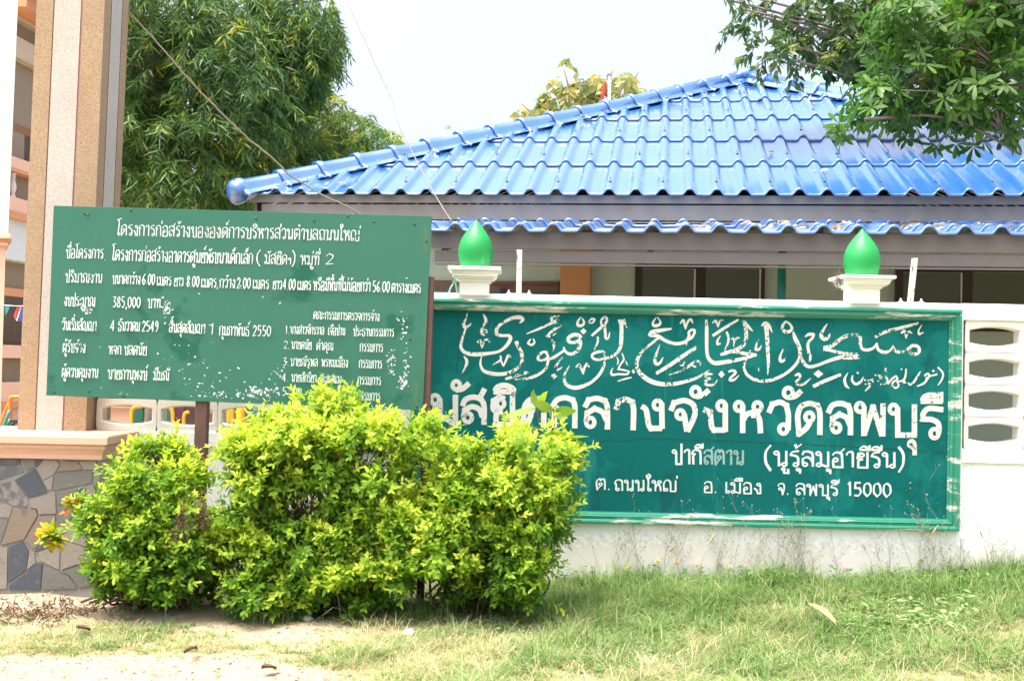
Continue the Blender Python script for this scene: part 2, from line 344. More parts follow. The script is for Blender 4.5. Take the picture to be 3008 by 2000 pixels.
def leaves(name, P, D, N, L, W, tint, mat, parent=None, prof=((0.4, 1.0),), droop=0.15, fold=0.0):
    """many leaves in one mesh: base, pairs of side points (t, width) and tip; curved along the blade"""
    P = np.asarray(P, float); n = len(P); D = nrm(D); S = nrm(np.cross(D, N)); U = np.cross(S, D)
    L = np.broadcast_to(L, (n,))[:, None]; W = np.broadcast_to(W, (n,))[:, None]
    k = len(prof); nv = 2 + 2 * k
    V = np.zeros((n, nv, 3))
    V[:, 0] = P
    for i, (t, w) in enumerate(prof):
        mid = P + D * L * t - U * L * droop * t * t
        V[:, 1 + 2 * i] = mid - S * W * w * 0.5 + U * W * fold; V[:, 2 + 2 * i] = mid + S * W * w * 0.5 + U * W * fold
    V[:, nv - 1] = P + D * L - U * L * droop
    if k == 1: F_ = [[0, 2, 3], [0, 3, 1]]; sz = [3, 3]
    else:
        F_ = [[0, 2, 1]] + [[1 + 2 * i, 2 + 2 * i, 4 + 2 * i, 3 + 2 * i] for i in range(k - 1)] + [[2 * k - 1, 2 * k, nv - 1]]
        sz = [len(q) for q in F_]
    loop = np.concatenate([np.array(q) for q in F_])
    loops = (loop[None, :] + (np.arange(n) * nv)[:, None]).ravel()
    tot = np.tile(sz, n); start = np.concatenate([[0], np.cumsum(tot)[:-1]])
    me = bpy.data.meshes.new(name)
    me.vertices.add(n * nv); me.vertices.foreach_set('co', V.ravel())
    me.loops.add(len(loops)); me.loops.foreach_set('vertex_index', loops.astype(np.int32))
    me.polygons.add(len(tot)); me.polygons.foreach_set('loop_start', start.astype(np.int32)); me.polygons.foreach_set('loop_total', tot.astype(np.int32))
    me.update(calc_edges=True)
    at_ = me.attributes.new('tint', 'FLOAT', 'POINT'); at_.data.foreach_set('value', np.repeat(np.clip(tint, 0, 1), nv).astype(np.float32))
    if k > 1: me.polygons.foreach_set('use_smooth', np.ones(len(tot), bool))
    me.materials.append(mat)
    o = bpy.data.objects.new(name, me); COL.objects.link(o)
    if parent is not None: par(o, parent)
    return o
def rdir(n): return nrm(rng.normal(size=(n, 3)))
def catmull(p, per=6):
    p = np.asarray(p, float)
    if len(p) < 3: return np.array([p[0] + (p[-1] - p[0]) * t for t in np.linspace(0, 1, per + 1)])
    q = np.vstack([2 * p[0] - p[1], p, 2 * p[-1] - p[-2]]); out = []
    for i in range(1, len(q) - 2):
        for t in np.linspace(0, 1, per, endpoint=False):
            a, b, c, d = q[i - 1:i + 3]
            out.append(0.5 * (2 * b + (c - a) * t + (2 * a - 5 * b + 4 * c - d) * t * t + (3 * b - a - 3 * c + d) * t ** 3))
    out.append(p[-1]); return np.array(out)
# ------------------------------------------------------------------ ground
def gz(x, y):
    x = np.asarray(x, float); y = np.asarray(y, float)
    z = 0.012 * np.sin(1.7 * x + 2.1 * y) + 0.010 * np.sin(3.9 * x - 2.7 * y + 1) + 0.006 * np.sin(9 * x + 6 * y) + 0.005 * np.sin(13 * x - 11 * y + 2)
    z = z + 0.10 * sstep(1.6, 3.6, x) * sstep(-3.0, -0.4, y)
    z = z + 0.055 * sstep(-1.5, -.2, y) * sstep(.1, 1.0, x)
    return z * sstep(14, 8, np.abs(x)) - 0.012
_gblob = [  # photo-pixel centre, radii, amount of grass cover
    (480, 1785, 380, 42, -0.8), (800, 1865, 230, 62, -0.85), (300, 1980, 520, 62, -1.1), (60, 1855, 130, 26, -0.6), (1010, 1820, 110, 40, -0.5), (800, 1985, 330, 45, -0.6),
    (215, 1880, 380, 60, 1.25), (620, 1900, 170, 40, 0.5), (880, 1935, 200, 34, 0.6), (760, 1830, 90, 20, .3), (2200, 1985, 60, 30, -0.3), (1680, 1985, 120, 20, -0.2), (2550, 1745, 70, 18, -0.25)]
def cover(P):
    """0 bare sand .. 1 closed grass, by place on the ground"""
    q = proj(P); x = q[..., 0]; y = q[..., 1]
    g = 0.20 + 0.80 * sstep(480, 1050, x + (y - 1850) * -0.9)
    for cx, cy, rx, ry, a in _gblob:
        g = g + a * np.exp(-(((x - cx) / rx) ** 2 + ((y - cy) / ry) ** 2))
    return np.clip(g, 0, 1)
xs = np.unique(np.concatenate([np.linspace(-150, -8, 24), np.linspace(-8, 8, 260), np.linspace(8, 150, 24)]))
ys = np.unique(np.concatenate([np.linspace(-150, -7, 20), np.linspace(-7, 1, 150), np.linspace(1, 150, 30)]))
GX, GY = np.meshgrid(xs, ys)
GP = np.stack([GX, GY, gz(GX, GY)], -1).reshape(-1, 3)
nx = len(xs)
me = bpy.data.meshes.new('ground')
ff = [(j * nx + i, j * nx + i + 1, (j + 1) * nx + i + 1, (j + 1) * nx + i) for j in range(len(ys) - 1) for i in range(nx - 1)]
me.from_pydata(GP.tolist(), [], ff); me.polygons.foreach_set('use_smooth', [True] * len(ff))
near = (np.abs(GP[:, 0]) < 9) & (GP[:, 1] > -6.6) & (GP[:, 1] < 2)
cv = np.full(len(GP), 0.5); cv[near] = cover(GP[near])
a_ = me.attributes.new('cover', 'FLOAT', 'POINT'); a_.data.foreach_set('value', cv.astype(np.float32))
def groundmat():
    m, nt, b, o = newmat('sandy_soil')
    a = nt.nodes.new('ShaderNodeAttribute'); a.attribute_name = 'cover'
    n1 = noise(nt, 3, 6); n2 = noise(nt, 45, 5, 0.75); n3 = noise(nt, 11, 5, 0.7)
    sand = mix(nt, n3, (0.31, 0.245, 0.17), (0.46, 0.385, 0.285))
    sand = mix(nt, ramp(nt, n2, [(0.52, 0), (0.66, 0.7)]), sand, (0.22, 0.15, 0.095))
    soil = mix(nt, n2, (0.17, 0.14, 0.06), (0.40, 0.34, 0.19))
    soil = mix(nt, ramp(nt, n1, [(0.45, 0), (0.65, 0.6)]), soil, (0.40, 0.33, 0.21))
    s = nt.nodes.new('ShaderNodeMath'); s.operation = 'MULTIPLY_ADD'; nt.links.new(n3, s.inputs[0]); s.inputs[1].default_value = 0.7; nt.links.new(a.outputs['Fac'], s.inputs[2])
    col = mix(nt, ramp(nt, s.outputs[0], [(0.62, 0), (0.98, 1)]), sand, soil)
    nt.links.new(col, b.inputs['Base Color']); b.inputs['Roughness'].default_value = 0.95; b.inputs['Specular IOR Level'].default_value = 0.15
    h = nt.nodes.new('ShaderNodeMath'); h.operation = 'MULTIPLY_ADD'; nt.links.new(n3, h.inputs[0]); h.inputs[1].default_value = 2.5; nt.links.new(n2, h.inputs[2])
    bump(nt, b, h.outputs[0], 0.6, 0.02)
    return m
me.materials.append(groundmat())
ground = bpy.data.objects.new('ground', me); COL.objects.link(ground); tag(ground, kind='structure')

# ------------------------------------------------------------------ perimeter wall with vent blocks
XL, XR = at(1206, 1200, -0.05)[0], at(2826, 1230, -0.05)[0]
ZT, ZB = at(2100, 893, -0.05)[2], at(2240, 1549, -0.05)[2]       # sign frame, outer
WTOP = at(1700, 868, 0.0)[2]
LEDGE_T, LEDGE_B = at(2920, 1320, 0.0)[2], at(2920, 1361, 0.0)[2]
BAND_B = at(2940, 942, 0.0)[2]
PLINTH = at(2900, 1580, 0.0)[2]
XW0, XW1 = -2.95, 5.2
wall = tag(empty('boundary_wall', (0, 0.06, 0)), 'long white plastered boundary wall with oval vent blocks and a peeling coping', 'wall')
g = MB(); g.box((XL - 0.02, 0, -0.3), (XR + 0.022, 0.13, WTOP)); g.build('sign_panel_wall', M['white_wall'], wall, 0.004)
for a, b in ((XW0, XL - 0.022), (XR + 0.024, XW1)):
    g = MB(); g.box((a, 0.022, -0.3), (b, 0.13, LEDGE_B)); g.build('base_wall', M['white_wall'], wall)
    g = MB(); g.box((a, 0.002, LEDGE_B + 0.001), (b, 0.125, LEDGE_T)); g.build('ledge', M['white_wall'], wall, 0.003)
    g = MB(); g.box((a, 0.003, BAND_B), (b, 0.128, at(2920, 893, 0)[2])); g.build('coping', M['white_wall'], wall, 0.004)
    g = MB(); g.box((a, 0.002, -0.3), (b, 0.021, PLINTH)); g.build('plinth', M['white_wall'], wall, 0.003)
def vent_block(x0, x1, z0, z1):
    cx, cz = (x0 + x1) / 2, (z0 + z1) / 2; hw, hh = (x1 - x0) / 2 - 0.0015, (z1 - z0) / 2 - 0.0006
    ow, oe, oc = hw * 0.825, 0.040, 0.063
    ts = np.linspace(-1, 1, 11)
    top = [(ow * t, oe + (oc - oe) * (1 - t * t)) for t in ts]
    hole = [(x, z) for x, z in top] + [(x, -z) for x, z in top[::-1]]
    def out(p):
        k = 1 / max(abs(p[0]) / hw, abs(p[1]) / hh); return (p[0] * k, p[1] * k)
    outer = [out(p) for p in hole]; n = len(hole)
    rim = [(p[0] * 1.06, p[1] * 1.15) for p in hole]
    g = MB(); y0, y1 = 0.016, 0.116
    L = [[(cx + p[0], y0, cz + p[1]) for p in outer], [(cx + p[0], y0, cz + p[1]) for p in rim], [(cx + p[0], y0 + 0.012, cz + p[1]) for p in hole],
         [(cx + p[0], y1, cz + p[1]) for p in hole], [(cx + p[0], y1, cz + p[1]) for p in outer]]
    f = [(k * n + i, k * n + (i + 1) % n, (k + 1) * n + (i + 1) % n, (k + 1) * n + i) for k in range(4) for i in range(n)]
    g.add([p for l in L for p in l], f)
    # square-cornered rim of the block
    return g
zrow = np.linspace(LEDGE_T, BAND_B, 5)
bx0 = at(2831, 1100, 0.016)[0] + 0.004; PB = at(3009, 1100, 0.016)[0] - at(2831, 1100, 0.016)[0]
cols = [(bx0 + i * PB, bx0 + (i + 1) * PB) for i in range(4)]
lx0 = at(283, 1204, 0.016)[0]
k_ = 0
while lx0 + (k_ + 1) * PB < XL - 0.022: cols.append((lx0 + k_ * PB, lx0 + (k_ + 1) * PB)); k_ += 1
for a, b in cols:
    for r in range(4):
        vent_block(a, b, zrow[r] + 0.0012, zrow[r + 1] - 0.0012).build('vent_block', M['block_white'], wall)
lx1 = lx0 + k_ * PB
g = MB(); g.box((lx1 + 0.001, 0.016, LEDGE_T), (XL - 0.023, 0.12, BAND_B)); g.build('filler', M['block_white'], wall)

# ------------------------------------------------------------------ stroke lettering
def ribbons(mb, strokes, Y, lift0=0.0):
    """strokes: arrays of photo (x, y, width); laid on the upright plane Y, each a hair above the one before"""
    lift = lift0
    for st in strokes:
        st = np.asarray(st, float); p = st[:, :2]; w = st[:, 2]
        if len(p) < 2: continue
        t = np.gradient(p, axis=0); t = t / np.maximum(np.linalg.norm(t, axis=1, keepdims=True), 1e-6)
        nn = np.stack([-t[:, 1], t[:, 0]], 1) * w[:, None] / 2
        V = []
        for i in range(len(p)):
            for s in (1, -1):
                q = p[i] + s * nn[i]; V.append(at(q[0], q[1], Y - lift - i * 1.5e-6))
        mb.add(V, [(2 * i, 2 * i + 1, 2 * i + 3, 2 * i + 2) for i in range(len(p) - 1)])
        lift += 1.2e-5
    return lift
def smooth_stroke(pts, per=5, corner=65, ext=0.0):
    """smooth through points, split at sharp corners; returns a list of polylines"""
    pts = np.asarray(pts, float); cuts = [0]
    for i in range(1, len(pts) - 1):
        a = pts[i, :2] - pts[i - 1, :2]; b = pts[i + 1, :2] - pts[i, :2]
        c = (a @ b) / (np.linalg.norm(a) * np.linalg.norm(b) + 1e-9)
        if math.degrees(math.acos(max(-1, min(1, c)))) > corner: cuts.append(i)
    cuts.append(len(pts) - 1); out = []
    for j, (a, b) in enumerate(zip(cuts[:-1], cuts[1:])):
        s = catmull(pts[a:b + 1], per)
        if ext:
            d0 = s[0, :2] - s[1, :2]; d1 = s[-1, :2] - s[-2, :2]
            if a > 0: s[0, :2] += d0 / (np.linalg.norm(d0) + 1e-9) * ext * s[0, 2]
            if b < len(pts) - 1: s[-1, :2] += d1 / (np.linalg.norm(d1) + 1e-9) * ext * s[-1, 2]
        out.append(s)
    return out
def ring(cx, cy, rx, ry, w, n=16):
    a = np.linspace(0, 2 * math.pi, n + 1); a = np.append(a, a[1])
    return np.stack([cx + rx * np.cos(a), cy + ry * np.sin(a), np.full(len(a), w)], 1)

# ---- big sign: calligraphy traced in view coordinates (origin and scale of two close-ups)
VA, VB, VS = (1240, 880), (2000, 880), 2.743
def P_(s): return [tuple(float(v) for v in q.split(',')) for q in s.split()]
ARA = """365,108,5 355,150,14 335,190,24 345,222,28 375,215,22 395,188,5
350,228,10 345,250,14 325,310,18 312,370,24 320,400,26 345,425,28 400,440,32 470,440,32 540,432,26 610,420,22 660,390,24 695,350,28 712,310,30 700,290,24 650,290,22 605,280,28 598,250,28 620,210,24 680,170,24 740,145,30 795,145,32 810,165,26 785,190,8
490,115,6 510,150,24 512,185,22 490,215,18 478,250,24 490,280,28 512,270,24 522,245,12 495,240,8
440,350,13 465,325,20 475,350,20 482,390,9
482,390,9 505,330,18 530,325,18 545,345,9
322,592,5 345,550,17 360,510,24 355,480,22 335,455,8
757,335,30 775,380,28 800,430,30 805,490,28 780,540,26 720,580,26 640,600,30 560,595,30 500,575,26 475,540,20 470,500,16 480,455,5
570,525,5 620,495,16 635,475,16 630,450,12
630,480,14 655,535,14 680,480,18 695,450,20 720,465,10
670,640,20 760,612,24 855,583,26
875,318,12 850,350,16 880,365,18 905,345,16 895,312,9
842,275,7 930,240,18 1010,205,20 1050,185,22 1095,160,24 1100,140,22 1075,130,20 1045,145,20 1050,175,22 1090,185,28 1112,205,26 1080,230,20 1040,260,20 1000,298,14
1015,302,16 1050,290,12 1082,268,4
1042,322,12 1062,355,24 1055,415,6
1280,310,32 1255,285,32 1215,285,30 1180,310,30 1185,340,26 1230,345,24 1265,330,28 1275,350,30 1260,400,28 1220,435,28 1180,435,24 1150,410,20 1140,380,10
1150,405,18 1100,440,20 1060,465,24 1020,478,20
950,495,22 932,470,20 960,430,22 1000,425,24 1010,460,20 985,485,20 950,490,18
1005,430,22 1015,480,22 1005,540,22 965,585,22 900,620,24 830,638,20 735,643,7
1132,465,6 1095,510,16 1075,545,22 1095,565,20 1128,543,6
1280,140,8 1255,175,18 1255,205,24 1285,210,22 1305,185,18 1290,150,10
1340,182,8 1365,155,15 1390,160,18 1375,185,13 1345,190,7
1445,210,14 1445,165,19 1475,140,19 1490,165,19 1470,200,22 1430,235,22 1365,292,18
1470,205,17 1475,260,22 1480,310,20 1500,310,17 1512,262,6
1605,160,60 1606,200,34
1606,195,32 1606,300,32 1598,380,28 1570,430,24 1520,462,22 1475,470,18
1478,470,18 1420,485,20 1375,470,20 1375,440,22 1420,420,22 1465,425,20 1475,470,20 1465,530,22 1430,600,24 1370,660,24 1300,695,30 1230,710,32 1170,690,28 1145,650,26 1150,600,20 1188,530,4
1620,158,30 1652,230,5
1238,545,12 1265,525,22 1285,560,20 1298,602,7
1298,602,7 1310,545,18 1330,515,20 1347,545,10
1415,298,14 1415,340,18 1385,407,4
1610,430,8 1625,480,14 1600,520,14 1580,560,16 1640,570,14 1670,580,14 1650,600,16 1580,600,16 1530,605,18 1525,575,12 1540,548,4
1575,658,7 1630,640,14 1688,626,9
1570,460,6 1580,500,11 1570,525,6
1640,490,11 1655,530,7
1828,292,22 1850,262,30 1920,248,30 2010,235,14
1830,285,26 1900,295,30 1960,330,26 2040,355,26 2120,340,26 2150,300,24 2150,260,20 2185,240,20 2195,265,20 2170,310,20 2135,330,15 2130,368,8
1905,308,20 1840,360,20 1780,410,20 1740,470,28 1730,530,30 1755,590,34 1820,645,38 1900,675,36 2000,682,32 2100,665,28 2200,635,22 2280,590,15 2315,565,4
1885,145,8 1860,185,18 1870,210,26 1905,205,24 1920,180,16 1895,140,8
2078,192,12 2105,165,22 2115,200,20 2122,240,7
2122,240,7 2140,180,18 2165,160,20 2182,190,8
1915,363,6 1890,430,18 1875,490,24 1890,520,24 1920,505,20 1942,463,6
1885,595,26 2000,525,30 2100,455,30 2210,385,26
2070,488,6 2080,520,15 2100,530,13 2115,498,6
1988,605,6 2070,580,15 2150,535,22 2200,500,22 2235,500,15 2235,530,15 2200,540,15 2178,530,8"""
ARB = """205,160,18 208,240,28 208,330,28 210,420,26 225,475,28 270,510,34 340,505,34 430,490,30 520,470,26 610,445,22
320,445,24 380,425,28 450,400,28 500,370,30 525,320,30 525,250,30 515,190,38
350,418,12 450,422,28 520,435,26 612,440,12
500,165,20 540,215,26 580,255,7
256,292,22 350,230,24 465,160,16
253,190,11 280,170,18 290,190,16 300,222,7
300,222,7 315,175,16 342,165,9
368,258,18 385,310,18 375,360,16 353,405,6
320,290,6 295,330,16 295,360,20 322,353,12
405,320,9 425,310,14 428,350,9 425,382,5
428,350,9 450,310,14 482,310,7
630,315,6 610,360,15 605,400,22 630,400,18 650,368,6
690,200,48 690,250,34
690,240,32 695,300,32 700,400,30 705,500,24 700,605,6
650,212,14 680,185,20 710,210,24 737,266,6
850,172,18 820,210,22 825,250,28 865,260,26 895,235,22 880,200,18 850,175,13
905,258,12 920,310,32 945,360,32 960,410,30 955,470,22 920,530,24 860,585,24 780,630,24 690,655,26 600,645,26 540,610,24 510,560,22 515,510,16 562,405,7
965,440,18 985,500,26 1030,540,26 1110,525,24 1200,490,26 1290,465,32 1370,465,36 1442,458,34
1440,445,32 1360,440,28 1270,425,24 1190,405,24 1148,402,34
1150,392,32 1220,370,30 1270,330,30 1330,295,30 1400,285,28 1445,300,26 1445,350,26 1460,395,24 1500,405,26 1550,390,20 1582,348,13
1580,350,11 1590,400,24 1640,425,26 1690,405,18 1712,368,8
1710,370,9 1730,415,24 1780,420,24 1820,390,20 1850,360,15
1000,300,10 1030,280,24 1070,280,24 1060,310,20 1025,350,22 1030,420,24 1045,470,22 1030,507,9
1180,195,8 1150,240,20 1130,290,30 1160,320,30 1190,300,22 1202,273,6
825,398,8 800,460,20 805,495,26 830,490,18 844,463,6
1563,303,22 1650,260,26 1780,225,26 1917,190,20
1773,272,15 1800,250,22 1810,280,18 1815,314,7
1815,314,7 1835,260,18 1864,272,9
1942,203,6 1915,250,13 1920,280,18 1957,263,6
628,550,7 627,578,6
1065,700,28 1160,655,28 1290,603,24
918,612,13 950,600,24 960,630,20 930,660,18 940,685,18 990,680,20 1047,633,6
383,582,15 420,570,22 440,590,20 400,630,18 395,650,20 430,645,18 470,608,5
255,600,13 215,600,20 200,620,20 240,635,15 205,650,20 200,680,22 235,690,20 270,680,13 297,643,4
1347,588,4 1320,640,20 1330,690,22 1358,716,6
1385,608,9 1380,650,18 1410,680,22 1450,660,18 1472,622,9
1470,638,13 1500,652,15 1540,640,15 1565,610,15
1560,612,15 1545,660,18 1520,700,18 1483,737,6
1545,612,10 1590,610,18 1618,625,18 1590,655,15 1592,682,14 1640,678,15 1662,662,15
1650,550,13 1655,610,20 1672,682,14
1672,672,15 1705,635,16 1735,615,16 1745,642,16 1715,660,16 1700,690,16 1730,712,16 1755,692,14 1742,662,12 1775,655,12
1770,660,13 1800,640,17 1812,600,15 1815,556,13
1800,640,15 1795,668,16 1817,668,10
1932,578,9 1905,620,16 1880,660,18 1850,686,16 1832,670,12
1962,615,15 1990,595,16 2002,620,16 1970,635,13
1998,620,18 1960,672,18 1903,698,10
2000,617,13 2040,608,13 2066,600,16
2070,543,14 2110,590,16 2105,640,16 2072,690,8"""
DIA = [('A', 1300, 255, 26, 26), ('A', 1063, 615, 27, 27), ('A', 1703, 578, 15, 20), ('B', 1108, 598, 40, 32), ('B', 328, 602, 27, 30), ('B', 1425, 590, 11, 11),
       ('B', 1490, 678, 10, 10), ('B', 1516, 676, 10, 10), ('B', 2035, 574, 12, 11), ('B', 1778, 560, 9, 9), ('B', 1583, 640, 9, 9)]
def org(k): return VA if k == 'A' else VB
strokes = []
for k, block in (('A', ARA), ('B', ARB)):
    for line in block.split('\n'):
        pts = np.array(P_(line)); pts[:, 0] = org(k)[0] + pts[:, 0] / VS; pts[:, 1] = org(k)[1] + pts[:, 1] / VS; pts[:, 2] /= VS
        strokes += smooth_stroke(pts, 5, 100, 0.2)
r_ = ring(VB[0] + 1880 / VS, VB[1] + 405 / VS, 42 / VS, 36 / VS, 27 / VS); strokes.append(r_)
PANEL_Y = -0.004
sign = tag(empty('wall_sign', (1.0, -0.004, ZB)), 'large teal painted wall sign in a peeling green frame with white calligraphy', 'sign')
g = MB(); g.box((XL + 0.06, PANEL_Y, ZB + 0.06), (XR - 0.06, -0.0005, ZT - 0.06)); g.build('panel', M['teal'], sign)
def frame_sweep(x0, x1, z0, z1, prof):
    g = MB(); V = []
    for d, h in prof: V += [(x0 + d, -h, z0 + d), (x1 - d, -h, z0 + d), (x1 - d, -h, z1 - d), (x0 + d, -h, z1 - d)]
    g.add(V, [(4 * i + j, 4 * i + (j + 1) % 4, 4 * i + 4 + (j + 1) % 4, 4 * i + 4 + j) for i in range(len(prof) - 1) for j in range(4)]); return g
frame_sweep(XL, XR, ZB, ZT, [(0, 0.0), (0, 0.034), (0.006, 0.05), (0.02, 0.052), (0.0225, 0.041), (0.027, 0.041), (0.034, 0.033), (0.046, 0.036), (0.053, 0.042), (0.056, 0.029), (0.068, 0.027), (0.071, 0.012), (0.079, 0.011), (0.079, 0.003)]).build('frame', M['frame_green'], sign)
g = MB(); lf = ribbons(g, strokes, PANEL_Y - 0.0008)
for k, x, y, rx, ry in DIA:
    c = (org(k)[0] + x / VS, org(k)[1] + y / VS); q = [(c[0] + a / VS, c[1] + b / VS) for a, b in ((-rx, 0), (0, ry), (rx, 0), (0, -ry))]
    g.add([at(u, v, PANEL_Y - 0.0008 - lf) for u, v in q], [(0, 1, 2, 3)])
g.build('calligraphy', M['letter_arabic'], sign)

# ---- big title row, traced letter by letter
TW = 44
TA = [('o', 105, 806, 33), "140,795 146,880 140,945", ('o', 122, 935, 26), "140,935 205,965 252,1005", "268,765 268,1014", ('o', 275, 690, 30), "268,727 325,718 380,672",
      ('o', 368, 950, 33), "333,945 345,890 400,862 460,885 488,950", "325,858 350,805 415,785 478,808 499,865 499,1008", "462,798 505,716",
      ('o', 632, 838, 30), "668,800 620,785 577,815 572,875 600,905 650,900", "602,905 595,950 598,1003 728,1003 728,772",
      "585,738 610,702 665,690 720,708 745,738", "575,742 755,742",
      ('o', 868, 880, 28), "880,915 865,960 822,1026 818,930 830,850 880,800 945,800 978,850 980,1030",
      "1065,1034 1066,890 1078,868 1055,850 1090,805 1155,790 1212,808 1230,860 1230,1036",
      ('o', 1355, 988, 33), "1322,985 1332,912 1390,878 1450,905 1485,970", "1310,868 1342,808 1410,795 1472,815 1492,870 1493,1046",
      "1562,886 1582,822 1640,802 1692,825 1704,890 1700,1052",
      ('o', 1898, 848, 32), "1930,830 1934,1040", "1934,1036 1845,1036 1825,1005 1805,890 1768,858",
      "2003,895 2030,832 2110,812 2180,842 2200,905 2180,975 2136,1062", ('o', 2080, 925, 31), "2112,920 2122,990 2134,1062", ('o', 2203, 742, 34), "2208,782 2262,768 2312,726"]
TB = [('o', 328, 855, 33), "358,838 358,1064", "358,1050 268,1050 248,1018 235,905 182,882",
      ('o', 468, 860, 32), "498,850 498,1074", "498,980 530,925 590,905 632,960 642,1076", ('o', 618, 862, 32), "635,890 600,925 565,935",
      "708,912 738,842 800,826 850,852 866,930 864,1050", ('o', 826, 1042, 33), ('o', 866, 750, 36), "868,788 922,776 972,734",
      ('o', 1035, 945, 32), "1042,985 1008,1038 952,1080 945,1000 942,930 968,862 1032,836 1098,852 1120,912 1120,1090",
      ('o', 1252, 1032, 32), "1218,1028 1226,955 1278,924 1332,950 1362,1010", "1187,915 1220,852 1290,836 1348,855 1366,912 1366,1092",
      ('o', 1443, 868, 32), "1475,858 1475,1098", "1477,1090 1548,865 1622,1098", "1630,835 1626,1102",
      ('o', 1714, 882, 32), "1746,868 1748,1090 1882,1090 1882,843",
      "2115,886 2000,876 1955,915 1948,962 2020,966 2068,990 2080,1030 2076,1080", ('o', 2044, 1078, 33),
      "1945,815 1965,782 2022,768 2078,785 2095,818", "1932,818 2110,818", "2093,742 2093,826"]
strokes = []
for k, T in (('A', TA), ('B', TB)):
    for t in T:
        if isinstance(t, tuple):
            strokes.append(ring(org(k)[0] + t[1] / VS, org(k)[1] + t[2] / VS, t[3] / VS, t[3] * 1.12 / VS, TW * 0.80 / VS))
        else:
            p = np.array([tuple(float(v) for v in q.split(',')) for q in t.split()])
            p = np.column_stack([org(k)[0] + p[:, 0] / VS, org(k)[1] + p[:, 1] / VS, np.full(len(p), TW / VS)])
            strokes += smooth_stroke(p, 5, 50, 0.45)
strokes.append(ring(2678, 1304, 8.5, 10, 11)); strokes.append(np.array([(2686, 1303, 13), (2687, 1337, 13)]))
g = MB(); ribbons(g, strokes, PANEL_Y - 0.0012); g.build('title_lettering', M['letter_title'], sign)

